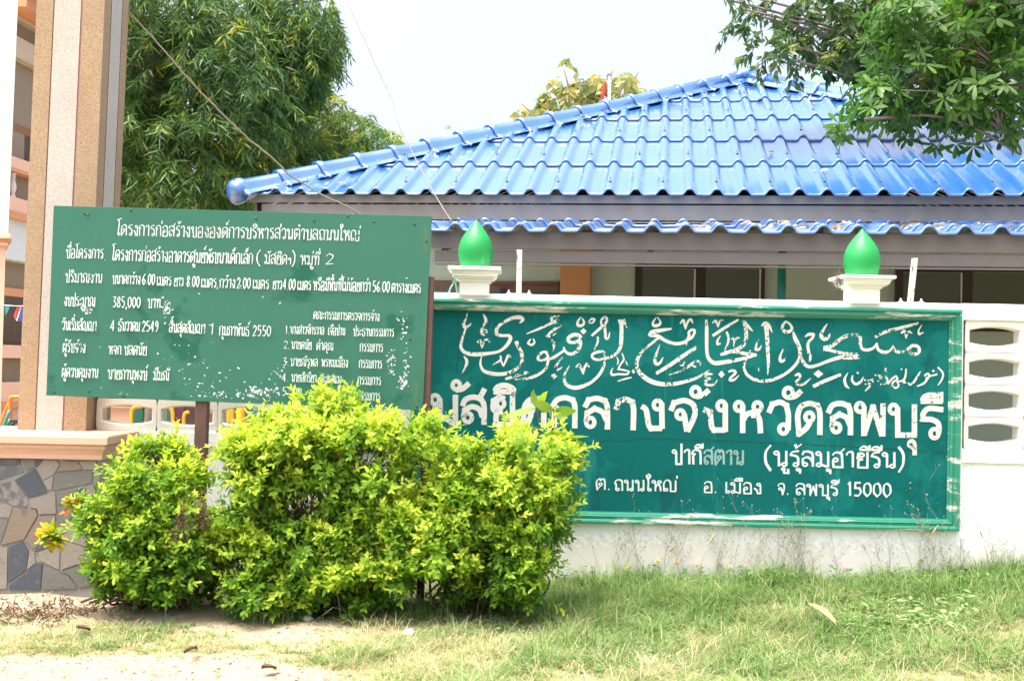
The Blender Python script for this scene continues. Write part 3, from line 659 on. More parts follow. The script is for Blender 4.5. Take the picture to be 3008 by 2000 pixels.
# ---- a looped brush alphabet for the smaller writing (unit box, 0 baseline, 1 letter height)
G = {
'ก': (.62, "o- .1,0 .1,.6 .2,.7 .03,.74 .1,.93 .3,1 .5,.92 .55,.7 .55,0"),
'ข': (.6, "o.13,.85|.25,.85 .2,.6 .25,.3 .25,0 .56,0|.56,0 .56,1"),
'ค': (.66, "o.33,.52|.35,.4 .22,.2 .1,0 .06,.6 .15,.9 .35,1 .55,.9 .59,.6 .59,0"),
'ง': (.5, "o.31,.85|.43,.85 .43,.03 .27,.02 .18,.35 .03,.5"),
'จ': (.6, "o.2,.5|.04,.75 .12,.95 .32,1 .5,.87 .53,.5 .4,0 .33,.5"),
'ช': (.62, "o.13,.8|.25,.82 .2,.6 .25,.3 .25,0 .56,0|.56,0 .56,.7 .48,.8 .66,1.05"),
'ญ': (.98, "o.22,.14|.1,0 .05,.6 .14,.92 .3,1 .48,.9 .52,.6 .52,0 .88,0|.88,0 .88,1"),
'ฐ': (.55, "o.34,.14|.54,1 .2,.96 .08,.75 .3,.66 .47,.5 .47,.1|.1,-.2 .3,-.12 .52,-.27"),
'ฒ': (.95, "o.12,.12|.24,.1 .24,.5 .07,.75 .18,.97 .34,.9 .48,1 .6,.9 .6,0 .9,0|.9,0 .9,1"),
'ณ': (.98, "o.12,.12|.24,.1 .22,.5 .06,.7 .16,.95 .36,1 .54,.9 .57,.6 .57,.1|o.7,.12|.8,.1 .9,0 .9,1"),
'ด': (.66, "o.32,.52|.36,.42 .22,.2 .1,0 .05,.6 .15,.9 .35,1 .55,.9 .6,.6 .6,0"),
'ต': (.66, "o.32,.5|.36,.4 .22,.2 .1,0 .05,.6 .12,.92 .25,1 .34,.86 .43,1 .56,.92 .6,.6 .6,0"),
'ถ': (.6, "o.23,.12|.11,.1 .13,.55 .04,.68 .12,.93 .34,1 .52,.9 .55,.65 .55,0"),
'ท': (.64, "o.12,.86|.24,.88 .24,0|.24,.5 .4,.95 .55,.93 .58,.7 .58,0"),
'ธ': (.62, "o-.56,1 .2,.98 .08,.82 .14,.66 .4,.62 .55,.45 .55,0|.55,0 .12,0 .12,.38"),
'น': (.66, "o.12,.86|.24,.88 .24,0|.24,.05 .42,.2|o.5,.12|.59,1 .59,.1"),
'บ': (.62, "o.12,.86|.24,.88 .24,0 .57,0 .57,1"),
'ป': (.62, "o.12,.86|.24,.88 .24,0 .57,0 .57,1.42"),
'ผ': (.66, "o.22,.84|.1,.86 .1,0|.1,0 .34,.45 .59,0|.59,0 .59,1"),
'พ': (.68, "o.11,.86|.22,.88 .22,0 .41,.78 .6,0 .6,1"),
'ภ': (.66, "o.1,.12|.21,.1 .21,.6 .06,.7 .14,.93 .36,1 .56,.9 .6,.65 .6,0"),
'ม': (.66, "o.12,.86|.24,.88 .24,.1|o.14,.13|.24,.15 .58,0|.59,0 .59,1"),
'ย': (.6, "o.27,.8|.3,.95 .1,.9 .06,.6 .3,.52 .1,.42 .1,0 .55,0 .55,1"),
'ร': (.48, "o.3,.12|.46,1 .16,.95 .06,.75 .3,.66 .42,.5 .42,.1"),
'ล': (.62, "o.18,.14|.07,.2 .08,.5 .27,.62 .45,.5 .55,.3|.04,.75 .12,.95 .32,1 .52,.9 .56,.6 .56,0"),
'ว': (.5, "o.32,.13|.04,.75 .1,.95 .28,1 .42,.87 .44,.6 .44,.1"),
'ศ': (.66, "o.32,.52|.36,.42 .22,.2 .1,0 .05,.6 .15,.9 .35,1 .55,.9 .6,.6 .6,0|.5,.95 .7,1.25"),
'ษ': (.66, "o.12,.86|.24,.88 .24,0 .55,0 .55,1|.38,.45 .7,.58"),
'ส': (.62, "o.18,.14|.07,.2 .08,.5 .27,.62 .45,.5 .55,.3|.04,.75 .12,.95 .32,1 .52,.9 .56,.6 .56,0|.45,.95 .68,1.25"),
'ห': (.66, "o.11,.86|.23,.88 .23,0|.23,.3 .36,.62 .5,.55 .57,.3 .59,0|o.51,.84|.52,.72 .4,.6"),
'อ': (.6, "o.2,.47|.06,.75 .15,.95 .32,1 .5,.9 .53,.5 .53,0 .1,0 .08,.42"),
'ฮ': (.6, "o.2,.47|.06,.75 .15,.9 .32,.95 .5,.85 .53,.5 .53,0 .1,0 .08,.42|.42,.95 .62,1.2"),
'ะ': (.36, "o- .05,.78 .14,.64 .34,.88|.05,.28 .14,.14 .34,.38"),
'า': (.42, "o- .04,.78 .1,.95 .24,1 .35,.88 .35,0"),
'เ': (.27, "o.17,.12|.08,1 .08,.1"),
'แ': (.5, "o.17,.12|.08,1 .08,.1|o.4,.12|.31,1 .31,.1"),
'โ': (.32, "o.22,.12|.46,1.58 .02,1.45 .2,1.25 .13,.1"),
'ใ': (.34, "o.25,.12|.16,1.3 .26,1.2 .32,1.4 .18,1.52 .03,1.4 .1,1.2 .16,.9 .16,.1"),
'ไ': (.3, "o.23,.12|.0,1.55 .12,1.3 .3,1.55|.14,1.32 .14,.1"),
'ฯ': (.42, "o- .05,.62 .14,.5 .2,.7 .36,.55 .36,0"),
'0': (.52, "o-.26,1 .08,.8 .06,.3 .26,0 .46,.3 .44,.8 .26,1"),
'1': (.3, "o- .05,.82 .18,1 .18,0"),
'2': (.52, "o- .06,.75 .2,1 .44,.85 .4,.55 .05,0 .48,.05"),
'3': (.5, "o- .06,.95 .42,1 .2,.6 .45,.4 .35,.05 .05,.05"),
'4': (.54, "o- .5,.3 .04,.3 .36,1 .36,0"),
'5': (.52, "o- .46,1 .12,1 .1,.58 .36,.6 .46,.3 .3,.02 .05,.06"),
'6': (.52, "o-.42,1 .16,.7 .06,.3 .26,0 .46,.25 .3,.5 .08,.3"),
'8': (.52, "o-.26,.55 .08,.75 .26,1 .44,.75 .26,.55 .06,.25 .26,0 .46,.25 .26,.55"),
'9': (.52, "o-.44,.7 .24,.5 .08,.75 .26,1 .44,.75 .4,.3 .2,0"),
'.': (.22, "o- .06,.03 .14,.03"), ',': (.22, "o- .14,.08 .1,-.18"),
'(': (.32, "o- .3,1.25 .08,.85 .08,.25 .3,-.2"), ')': (.32, "o- .02,1.25 .24,.85 .24,.25 .02,-.2"), ' ': (.42, ""),
}
MK = {'ั': "s-.3,1.22|-.26,1.14 -.12,1.18 .02,1.38", 'ิ': "-.52,1.14 -.42,1.32 -.24,1.34 -.04,1.14 -.52,1.14", 'ี': "-.52,1.14 -.42,1.32 -.24,1.34 -.04,1.14 -.52,1.14|-.04,1.12 -.03,1.45",
      'ึ': "-.52,1.14 -.42,1.32 -.24,1.34 -.04,1.14 -.52,1.14|s-.04,1.42", 'ื': "-.52,1.14 -.42,1.32 -.24,1.34 -.04,1.14 -.52,1.14|-.03,1.12 -.03,1.42|-.16,1.25 -.16,1.45",
      '็': "-.5,1.15 -.4,1.3 -.28,1.15 -.14,1.28 -.3,1.42 .0,1.5", '่': "-.1,1.16 -.08,1.44", '้': "-.36,1.35 -.26,1.4 -.24,1.2 .02,1.46", '์': "s-.22,1.3|-.2,1.4 .02,1.6",
      'ุ': "s-.16,-.2|-.06,-.15 -.06,-.46", 'ู': "s-.3,-.18|-.26,-.22 -.26,-.42 -.06,-.42 -.06,-.15", 'ำ': "s-.22,1.3"}
UPPER = 'ัิีึื็'
def layout(text):
    """list of (kind, points) in unit space and the total width"""
    x = 0; out = []; prev = ''; body = ''
    for ch in text:
        if ch in MK:
            dx = x; dy = 0.0
            if body == 'ป' and ch not in 'ุู': dx -= 0.14
            if ch in '่้์' and prev in UPPER: dy = 0.3
            if ch == 'ำ': pass
            spec = MK[ch]
            for part in spec.split('|'):
                if part[0] == 's': a, b = map(float, part[1:].split(',')); out.append(('o', a + dx, b + dy, .075))
                else: out.append(('s', [(float(q.split(',')[0]) + dx, float(q.split(',')[1]) + dy) for q in part.split()]))
            prev = ch
            if ch != 'ำ': continue
            ch = 'า'
        w, spec = G[ch]
        for part in (spec.split('|') if spec else []):
            part = part.strip()
            if part.startswith('o-'): part = part[2:].strip()
            elif part.startswith('o'): a, b = map(float, part[1:].split(',')); out.append(('o', a + x, b, .115)); continue
            out.append(('s', [(float(q.split(',')[0]) + x, float(q.split(',')[1])) for q in part.split()]))
        x += w + 0.09; prev = ch; body = ch
    return out, x
def write(strokes, text, x0, y0, x1, y1, h, wt=0.15, nib=35, slant=0.0, bro=0.5):
    """brush text whose baseline runs from (x0,y0) to (x1,y1) in photo pixels"""
    lay, W = layout(text); sx = (x1 - x0) / W; sy = (y1 - y0) / (x1 - x0); ww = h * wt
    def tr(p): X = x0 + p[0] * sx + p[1] * h * slant; return (X, y0 + (X - x0) * sy - p[1] * h)
    for it in lay:
        if it[0] == 'o':
            c = tr((it[1], it[2])); strokes.append(ring(c[0], c[1], max(it[3] * sx, ww * 0.52), it[3] * h * 0.95, ww * 0.72, 10))
        else:
            p = np.array([tr(q) for q in it[1]]) + rng.normal(0, h * 0.008, (len(it[1]), 2))
            for s in smooth_stroke(np.column_stack([p, np.full(len(p), ww)]), 4, 60, 0.3):
                t = np.gradient(s[:, :2], axis=0); a = np.arctan2(-t[:, 1], t[:, 0]) - math.radians(nib)
                s[:, 2] = ww * (1 - bro + bro * np.abs(np.sin(a)) * 1.1); strokes.append(s)
st = []; Q = lambda x, y: (1240 + x / 1.456, 1120 + y / 1.456)
for t, x0, y0, x1, y1, h in (('ปากี', 1070, 353, 1202, 355, 62), ('(', 1462, 366, 1502, 366, 76), ('นูรุ้ลมุฮายีรีน', 1505, 362, 2034, 370, 66), (')', 2036, 374, 2072, 375, 76),
                            ('ต.', 742, 462, 812, 463, 46), ('ถนนใหญ่', 822, 467, 1096, 470, 47), ('อ.', 1203, 474, 1268, 476, 46), ('เมือง', 1295, 477, 1458, 481, 47), ('จ.', 1520, 482, 1575, 483, 46),
                            ('ลพบุรี', 1597, 485, 1784, 488, 48), ('15000', 1818, 489, 2012, 494, 58)):
    a = Q(x0, y0); b = Q(x1, y1); write(st, t, a[0], a[1], b[0], b[1], h / 1.456, 0.16)
g = MB(); ribbons(g, st, PANEL_Y - 0.0012); g.build('address_lettering', M['letter_small'], sign)
st = []; a = Q(1204, 355); b = Q(1382, 357); write(st, 'สตาน', a[0], a[1], b[0], b[1], 62 / 1.456, 0.16)
g = MB(); ribbons(g, st, PANEL_Y - 0.0012); g.build('faded_lettering', M['faded'], sign)
st = []
for pts in ([(1700, 1303), (1760, 1299), (1790, 1291), (1830, 1295), (1900, 1289), (2050, 1292), (2250, 1300), (2500, 1312), (2780, 1330)], [(1345, 905), (1347, 990), (1343, 1100)], [(2496, 1268), (2498, 1300), (2496, 1308)]):
    p = catmull(np.array([(x, y, 2.0) for x, y in pts]), 10); p[:, 1] += rng.normal(0, .8, len(p)); p[:, 2] *= rng.uniform(.35, 1.3, len(p)); st.append(p)
g = MB(); ribbons(g, st, PANEL_Y - 0.0005); g.build('crack_line', M['crack'], sign)

# ------------------------------------------------------------------ project board on two posts
BY = -0.60
bc = [at(*p, BY) for p in ((157.5, 604.4), (1268.4, 635.0), (1242, 1204.6), (135.6, 1161))]
board = tag(empty('notice_board', (float(at(592, 1400, BY)[0]), BY, 0)), 'weathered green plywood notice board with white brush lettering on rusty posts', 'notice board')
g = MB(); off = np.array([0, 0.013, 0]); g.hexa([bc[3], bc[2], bc[2] + off, bc[3] + off], [bc[0], bc[1], bc[1] + off, bc[0] + off]); g.build('panel', M['board_green'], board, 0.0015)
st = []; Q = lambda x, y: (100 + x / 1.966, 580 + y / 1.966)
BT = [('โครงการก่อสร้างขององค์การบริหารส่วนตำบลถนนใหญ่', 478, 219, 1885, 252, 62), ('ชื่อโครงการ', 183, 350, 402, 354, 54), ('.', 404, 362, 420, 362, 50),
      ('โครงการก่อสร้างอาคารศูนย์พัฒนาเด็กเล็ก', 450, 364, 1266, 386, 62), ('(', 1282, 384, 1312, 384, 66), ('มัสยิดฯ', 1330, 384, 1488, 388, 56), (')', 1488, 388, 1514, 388, 66), ('หมู่ที่', 1538, 388, 1650, 391, 56), ('2', 1680, 385, 1742, 386, 60),
      ('ปริมาณงาน', 180, 490, 395, 495, 54), ('ขนาดกว้าง', 452, 498, 616, 502, 50), ('6.00', 624, 503, 700, 505, 62), ('เมตร', 708, 508, 794, 511, 52), ('ยาว', 808, 512, 864, 513, 50), ('8.00', 880, 515, 956, 517, 62),
      ('เมตร,', 964, 519, 1066, 522, 52), ('กว้าง', 1070, 522, 1164, 524, 52), ('2.00', 1170, 525, 1252, 527, 62), ('เมตร', 1262, 527, 1358, 530, 52), ('ยาว', 1378, 530, 1432, 532, 50), ('4.00', 1436, 532, 1512, 534, 62),
      ('เมตร', 1520, 534, 1600, 536, 52), ('หรือมีพื้นที่ไม่น้อยกว่า', 1612, 536, 1944, 544, 54), ('56.00', 1954, 545, 2056, 548, 62), ('ตารางเมตร', 2064, 548, 2234, 553, 52),
      ('งบประมาณ', 172, 626, 355, 631, 54), ('385,000', 452, 634, 616, 638, 62), ('บาท', 655, 637, 732, 639, 54),
      ('วันเริ่มสัญญา', 160, 766, 362, 771, 54), ('4', 437, 770, 470, 771, 60), ('ธันวาคม', 484, 770, 612, 773, 54), ('2549', 622, 773, 720, 776, 60), ('สิ้นสุดสัญญา', 778, 780, 990, 786, 54), ('1', 1018, 790, 1042, 790, 60),
      ('กุมภาพันธ์', 1068, 796, 1244, 800, 54), ('2550', 1262, 799, 1370, 802, 60),
      ('ผู้รับจ้าง', 163, 893, 298, 897, 54), ('หจก.', 430, 905, 516, 907, 50), ('ชลดนัย', 520, 908, 652, 911, 54), ('ผู้ควบคุมงาน', 158, 1036, 372, 1042, 54), ('นายภานุพงษ์', 425, 1048, 656, 1054, 56), ('มีมณี', 688, 1055, 782, 1057, 54),
      ('คณะกรรมการตรวจการจ้าง', 1612, 702, 1996, 714, 44), ('1.', 1450, 786, 1478, 787, 44), ('นางสาวจักรวาล', 1478, 787, 1676, 793, 44), ('เจือปาน', 1697, 794, 1798, 796, 44), ('ประธานกรรมการ', 1842, 799, 2080, 804, 44),
      ('2.', 1440, 872, 1482, 873, 46), ('นายดนัย', 1485, 874, 1604, 878, 44), ('คำคุณ', 1630, 880, 1730, 883, 44), ('กรรมการ', 1880, 889, 2016, 893, 46),
      ('3.', 1435, 970, 1476, 971, 46), ('นายณัฐพล', 1480, 971, 1640, 976, 44), ('พรหมเมือง', 1658, 976, 1814, 981, 44), ('กรรมการ', 1875, 984, 2010, 988, 46),
      ('4.', 1430, 1062, 1474, 1063, 46), ('นายสักริยา', 1485, 1063, 1632, 1068, 44), ('สะแลแม', 1650, 1070, 1776, 1074, 44), ('กรรมการ', 1868, 1080, 2004, 1084, 46),
      ('5.', 1432, 1142, 1474, 1143, 46), ('นาย', 1485, 1144, 1545, 1146, 44), ('กรรมการ', 1865, 1171, 2000, 1175, 46)]
for t, x0, y0, x1, y1, h in BT:
    a = Q(x0, y0); b = Q(x1, y1); write(st, t, a[0], a[1], b[0], b[1], h / 1.966, 0.098, 30, 0.05)
g = MB(); ribbons(g, st, BY - 0.0010); g.build('brush_lettering', M['letter_board'], board)
# paint flaked down to grey primer
g = MB(); fl = 0.0008
def flake(cx, cy, rx, ry, n):
    global fl
    for _ in range(n):
        x = cx + rng.normal() * rx; y = cy + rng.normal() * ry; r = rng.uniform(1.2, 5.5); a = rng.uniform(0, 6.28); k = rng.integers(5, 8)
        an = np.sort(rng.uniform(0, 6.28, k)); rr = r * rng.uniform(0.5, 1.2, k)
        q = [(x + rr[i] * math.cos(an[i]), y + 0.75 * rr[i] * math.sin(an[i])) for i in range(k)]
        q = [p for p in q if 150 < p[0] < 1238 and 615 < p[1] < 1150 + (p[0] - 140) * 0.039]
        if len(q) > 2: g.add([at(u, v, BY - fl) for u, v in q], [tuple(range(len(q)))]); fl += 1.5e-6
for c in ((765, 1148, 22, 10, 90), (660, 1160, 45, 8, 40), (490, 905, 7, 16, 45), (253, 910, 9, 8, 26), (1187, 1122, 9, 12, 40), (1150, 1065, 7, 22, 34), (1190, 1060, 5, 40, 26), (640, 1130, 60, 22, 34), (540, 1070, 40, 40, 22), (1180, 960, 14, 24, 18), (360, 1165, 14, 7, 16), (820, 1090, 14, 12, 16), (600, 1168, 120, 5, 22), (700, 980, 330, 120, 22), (930, 1170, 80, 10, 10)):
    flake(*c)
g.build('bare_patches', M['flake'], board)
for p in ((258, 631), (384, 617), (752, 641), (922, 648), (1022, 634), (1098, 651), (1218, 657), (1252, 708), (262, 1148), (362, 1162), (1205, 995), (1224, 1192), (160, 1150), (248, 627)):
    g = MB(); c = at(*p, BY - 0.001); g.lathe([(0.0, 0.0), (0.0075, 0.0), (0.0075, 0.0025), (0.004, 0.004), (0, 0.004)], c, 10, (0, -1, 0)); g.build('nail', M['nail'], board)
for x0, x1, yt in ((574, 609, 1150), (1244, 1266, 812)):
    ym = 1180 if x0 < 900 else 1000
    a = at(x0, ym, BY + 0.02); b = at(x1, ym, BY + 0.02); zt = at(x0, yt, BY + 0.02)[2] if x0 > 900 else bc[0][2] - 0.15
    ln = -0.012
    g = MB(); z0 = -0.3
    g.hexa([(a[0] + ln, BY + 0.015, z0), (b[0] + ln, BY + 0.015, z0), (b[0] + ln, BY + 0.085, z0), (a[0] + ln, BY + 0.085, z0)], [(a[0] + .01, BY + 0.015, zt), (b[0] + .01, BY + 0.015, zt), (b[0] + .01, BY + 0.085, zt), (a[0] + .01, BY + 0.085, zt)])
    g.build('post', M['rust'], board, 0.004)

# ------------------------------------------------------------------ piers with bulbs, stubs on the wall top
def rect_stack(g, cx, cy, levels):
    """levels (half width, half depth, z) joined into a moulded block"""
    V = []
    for hw, hd, z in levels: V += [(cx - hw, cy - hd, z), (cx + hw, cy - hd, z), (cx + hw, cy + hd, z), (cx - hw, cy + hd, z)]
    n = len(levels); f = [(4 * i + j, 4 * i + (j + 1) % 4, 4 * i + 4 + (j + 1) % 4, 4 * i + 4 + j) for i in range(n - 1) for j in range(4)]
    g.add(V, f + [(3, 2, 1, 0), tuple(4 * (n - 1) + j for j in range(4))])
def pier(xa, xb, yb, ca, cb, cy0, cy1, da, db, dt, label):
    Yc = 0.065; yf = -0.03
    A, B = at(xa, yb, yf), at(xb, yb, yf); cx = (A[0] + B[0]) / 2; hw = (B[0] - A[0]) / 2; z0 = WTOP - 0.005
    capw = (at(cb, cy1, yf - .06)[0] - at(ca, cy1, yf - .06)[0]) / 2; zc0 = at(ca, cy0, yf)[2]; zc1 = at(ca, cy1, yf - .06)[2]
    cx2 = cx; e = empty('finial_pier', (cx, Yc, WTOP)); tag(e, label, 'pier', 'bulb topped piers on the wall')
    g = MB(); rect_stack(g, cx, Yc, [(hw, 0.095, z0 - 0.01), (hw, 0.095, zc0 + 0.01)]); g.build('shaft', M['white_wall'], e, 0.003)
    h = zc1 - zc0; L = [(hw + .012, 0), (hw + .012, .16), (hw + .03, .18), (hw + .045, .34), (hw + .05, .36), (hw + .05, .50), (capw * .86, .54), (capw * .86, .70), (capw - .004, .74), (capw, .78), (capw, 1.0)]
    g = MB(); rect_stack(g, cx, Yc, [(w, w * 0.98, zc0 + t * h) for w, t in L]); g.build('cap', M['white_wall'], e, 0.003)
    r = (at(db, cy1, Yc)[0] - at(da, cy1, Yc)[0]) / 2; zb = zc1; zt = at((da + db) / 2, dt, Yc)[2]; H = zt - zb
    prof = [(0, -0.006), (r * .80, -0.006), (r * .82, 0.012 * H)] + [(r * w, H * t) for t, w in ((.08, .885), (.16, .95), (.24, .985), (.32, 1), (.40, .985), (.48, .94), (.56, .865), (.64, .755), (.72, .615), (.80, .455), (.88, .275), (.94, .14), (.985, .035), (1, .004))]
    g = MB(); g.lathe(prof, (cx, Yc, zb), 40); g.build('bulb', M['dome_green'], e)
pier(1350, 1436, 862, 1318, 1474, 826, 781, 1351, 1453, 644, 'white moulded pier with glossy green bulb, nearest the notice board')
pier(2500, 2585, 884, 2466, 2624, 846, 807, 2484, 2590, 671, 'white moulded pier with glossy green bulb, twigs caught at its cap edge')
def stub(x0, y0, x1, y1, w, label):
    c = at(x0, y0, 0.06); t = at(x1, y1, 0.06); e = empty('metal_stub', c); e.location = (c[0], c[1], WTOP); tag(e, label, 'metal post', 'cut metal stubs on the wall')
    g = MB(); dz = np.array([w / 2, 0, 0]); dy = np.array([0, w / 2, 0]); c0 = np.array([c[0], 0.06, WTOP - 0.005])
    g.hexa([c0 - dz - dy, c0 + dz - dy, c0 + dz + dy, c0 - dz + dy], [t - dz - dy, t + dz - dy, t + dz + dy, t - dz + dy]); g.build('post', M['stub'], e, 0.002)
    g = MB(); g.box((c[0] - .085, .01, WTOP), (c[0] + .085, .11, WTOP + .007)); g.build('base_plate', M['stub'], e, 0.002)
    for s in (-1, 1):
        g = MB(); g.lathe([(0, 0), (.013, 0), (.013, .009), (.006, .011), (.006, .024), (0, .026)], (c[0] + s * .07, .04, WTOP + .006), 6); g.build('bolt', M['stub'], e)
stub(1524, 862, 1526, 734, 0.036, 'upright flaking white metal stub bolted on the wall near the left pier')
stub(2673, 886, 2687, 759, 0.034, 'leaning flaking white metal stub bolted on the wall beside the right pier')
# tangles caught on the piers
g = MB()
c0 = at(2462, 826, 0.0)
for i in range(60):
    a = c0 + rng.normal(0, 1, 3) * (0.016, 0.02, 0.024); d = rdir(1)[0] * 0.03; g.tube([a - d, a + rng.normal(0, .006, 3), a + d], 0.0013, 3)
g.tube([c0 + (0, 0, .0), c0 + (.01, 0, .05), c0 + (.008, 0, .085)], 0.0018, 3)
tag(g.build('twig_tangle', M['nest']), 'small tangle of dry twigs clinging to the left edge of a pier cap', 'twigs')
g = MB()
for pts, w in (([(1344, 862), (1340, 840), (1335, 818)], .012), ([(1318, 862), (1324, 845), (1336, 828)], .010), ([(1346, 862), (1350, 842), (1353, 820)], .010), ([(1329, 830), (1336, 826), (1342, 832)], .012), ([(1337, 818), (1337, 806)], .013)):
    p = [at(x, y, 0.03) for x, y in pts]; g.tube(p, w * .6, 5)
tag(g.build('plastic_strip', M['mint_strip']), 'knotted pale mint plastic strip standing on the wall beside the left pier', 'strip')

# ------------------------------------------------------------------ gate pillar and its stone base
PF = -0.13
def pil(yp, frac): return at(108 + (51 - 108) * yp / 1270.0 + frac * (200 + (0) * yp), yp, PF)
y_top, y_bot = -260, 1271
xs_f = [0, .25, .268, .655, .685, 1.0]; mats_f = [0, 2, 1, 2, 0]
T0, T1 = pil(y_top, 0), pil(y_top, 1); B0, B1 = pil(y_bot, 0), pil(y_bot, 1)
zt, zb = T0[2], 0.99; DEP = 0.47
def pl(fx, dy, top):
    a, b = (T0, T1) if top else (B0, B1); return (a[0] + (b[0] - a[0]) * fx, PF + dy, zt if top else zb)
g = MB()
def strip(f0, d0, f1, d1, mi):
    g.add([pl(f0, d0, 0), pl(f1, d1, 0), pl(f1, d1, 1), pl(f0, d0, 1)], [(0, 1, 2, 3)], mi)
for i in range(5):
    dd = 0.006 if mats_f[i] == 2 else 0.0
    strip(xs_f[i], dd, xs_f[i + 1], dd, mats_f[i])
ys_s = [0, .27, .29, .72, .74, 1.0]
for i in range(5): strip(1 - (.013 if mats_f[i] == 2 else 0), ys_s[i] * DEP, 1 - (.013 if mats_f[i] == 2 else 0), ys_s[i + 1] * DEP, mats_f[i])
strip(1, DEP, 0, DEP, 0); strip(0, DEP, 0, 0, 0)
g.add([pl(0, 0, 1), pl(1, 0, 1), pl(1, DEP, 1), pl(0, DEP, 1)], [(0, 1, 2, 3)], 0)
g.add([pl(0, .004, 0), pl(.99, .004, 0), pl(.99, DEP, 0), pl(0, DEP, 0)], [(3, 2, 1, 0)], 0)
for f_, d_ in ((.259, .006), (.67, .006)): pass
tag(g.build('gate_pillar', [M['tan_gravel'], M['white_gravel'], M['groove']]), 'tall square pillar in tan and pale pebble wash stripes with pink grooves', 'pillar')
base = tag(empty('pillar_base', (-3.6, -0.2, 0)), 'low base faced with crazy paving stone under a peach moulded cap', 'stone base')
bx1 = at(286, 1500, -0.53)[0]; zcb = at(250, 1349, -0.53)[2]
STN = """0 0,285 195,275 190,315 0,350|1 0,358 192,322 230,385 0,518|1 202,280 328,277 323,348 246,382|0 336,277 400,277 336,348|2 406,282 518,287 552,322 498,418 402,466 343,360|0 142,467 323,363 438,575 266,628|3 0,532 132,474 256,642 262,710 132,706 0,566|3 403,478 492,428 478,556 442,556|4 522,388 600,294 718,302 766,368|1 503,402 862,378 852,488 720,522 488,562|2 730,300 885,292 885,368 778,368|3 278,642 516,578 521,776 362,780 347,730 278,714|1 532,578 688,562 692,656 600,696 534,686|0 702,558 788,538 800,686 702,686|3 800,534 878,514 874,686 812,686|4 134,724 260,722 336,738 350,790 222,1016 14,1066 99,822|3 0,586 121,715 88,812 0,798|1 0,814 81,828 5,1056 0,1056|4 368,794 516,789 512,860 554,900 418,1016 310,1104 230,1025|1 534,702 698,698 687,798 560,874 529,848|0 87,1083 213,1034 266,1112 242,1296 78,1414|3 277,1122 318,1138 326,1228 254,1288|0 324,1128 430,1024 555,1050|2 328,1138 557,1064 547,1294 402,1221 337,1221|2 574,1052 702,904 856,1002 856,1196 564,1294|2 0,1078 75,1084 67,1466 0,1486|0 84,1446 342,1239 397,1239 387,1302 377,1476 84,1476|1 403,1239 545,1304 628,1342 714,1466 393,1476|1 564,1308 856,1214 851,1428 742,1456 640,1338|3 707,704 874,704 866,986 722,888"""
g = MB(); g.box((-6.2, -0.53, -0.3), (bx1, 0.2, zcb)); g.build('mortar_bed', M['mortar'], base, 0.006)
g = MB()
for row in STN.split('|'):
    mi, *pp = row.split(' '); q = [tuple(map(float, p.split(','))) for p in pp]; c = np.mean(q, axis=0)
    if len({p[0] for p in q if p[0] == 0}): q = [(x - (160 if x == 0 else 0), y) for x, y in q]
    pr = rng.uniform(.004, .010); A = [at(x / 3.135, 1260 + y / 3.135, -.53) for x, y in q]
    A = [np.array([min(p[0], bx1 - .004), p[1], min(p[2], zcb - .003)]) for p in A]; cc = np.mean(A, axis=0); n = len(A)
    O = [p + (cc - p) * .035 - np.array([0, pr, 0]) for p in A]; A = [p + (0, .002, 0) for p in A]
    area = sum(q[i][0] * q[(i + 1) % n][1] - q[(i + 1) % n][0] * q[i][1] for i in range(n)); fr = list(range(n, 2 * n)); 
    if area > 0: fr = fr[::-1]
    g.add(A + O, [tuple(fr)] + [(i, (i + 1) % n, n + (i + 1) % n, n + i) for i in range(n)], int(mi))
SM = [M['stone_' + k] for k in ('slate', 'grey', 'sand', 'rose', 'ochre')]
g.build('stone_facing', SM, base, 0.002)
# side and unseen front stones
g = MB(); g.box((-6.2, -0.5315, -0.29), (at(-52, 1500, -.53)[0], -0.5, zcb - .002)); g.box((bx1 - .01, -0.528, -0.29), (bx1 + .002, 0.19, zcb - .002)); g.build('side_stones', M['stone'], base)
capx = at(314, 1300, -0.61)[0]; o_ = capx - bx1; z1 = 0.99; h = z1 - zcb; V = []
for o, t in ((.0, 0), (.36, .0), (.40, .03), (.42, .17), (.36, .2), (.42, .27), (.55, .38), (.72, .46), (.76, .5), (.76, .58), (.7, .6), (.72, .64), (1.0, .66), (1.0, .94), (.96, .99), (.9, 1.0)):
    q = o * o_; V.append((q, zcb + t * h))
g = MB(); P4 = []
for q, z in V: P4 += [(-6.2, -0.53 - q, z), (bx1 + q, -0.53 - q, z), (bx1 + q, 0.25, z), (-6.2, 0.25, z)]
n = len(V); g.add(P4, [(4 * i + j, 4 * i + (j + 1) % 4, 4 * i + 4 + (j + 1) % 4, 4 * i + 4 + j) for i in range(n - 1) for j in range(4)] + [tuple(4 * (n - 1) + j for j in range(4))])
g.build('cap', M['peach'], base)
# ------------------------------------------------------------------ blue roofed house
TH = math.radians(7.5)
E3 = np.array([math.cos(TH), -math.sin(TH), 0]); N3 = np.array([math.sin(TH), math.cos(TH), 0]); Z3 = np.array([0, 0, 1.0])
P0 = at(700, 576, 3.54)
def solve(f, a, b):
    for _ in range(60):
        m = (a + b) / 2
        if (f(a) > 0) == (f(m) > 0): a = m
        else: b = m
    return (a + b) / 2
W_ = 10.7; RISE = 2.48
for _ in range(6):
    W_ = solve(lambda w: proj(P0 + E3 * w / 2 + N3 * w / 2 + Z3 * RISE)[0] - 2188, 6, 16)
    RISE = solve(lambda r: proj(P0 + E3 * W_ / 2 + N3 * W_ / 2 + Z3 * r)[1] - 243, 1, 5)
SL = RISE / (W_ / 2)
print('house', W_, RISE, P0, 'eave right px', proj(P0 + E3 * 7.5))
def hp(u, s, z): return P0 + E3 * u + N3 * s + Z3 * z
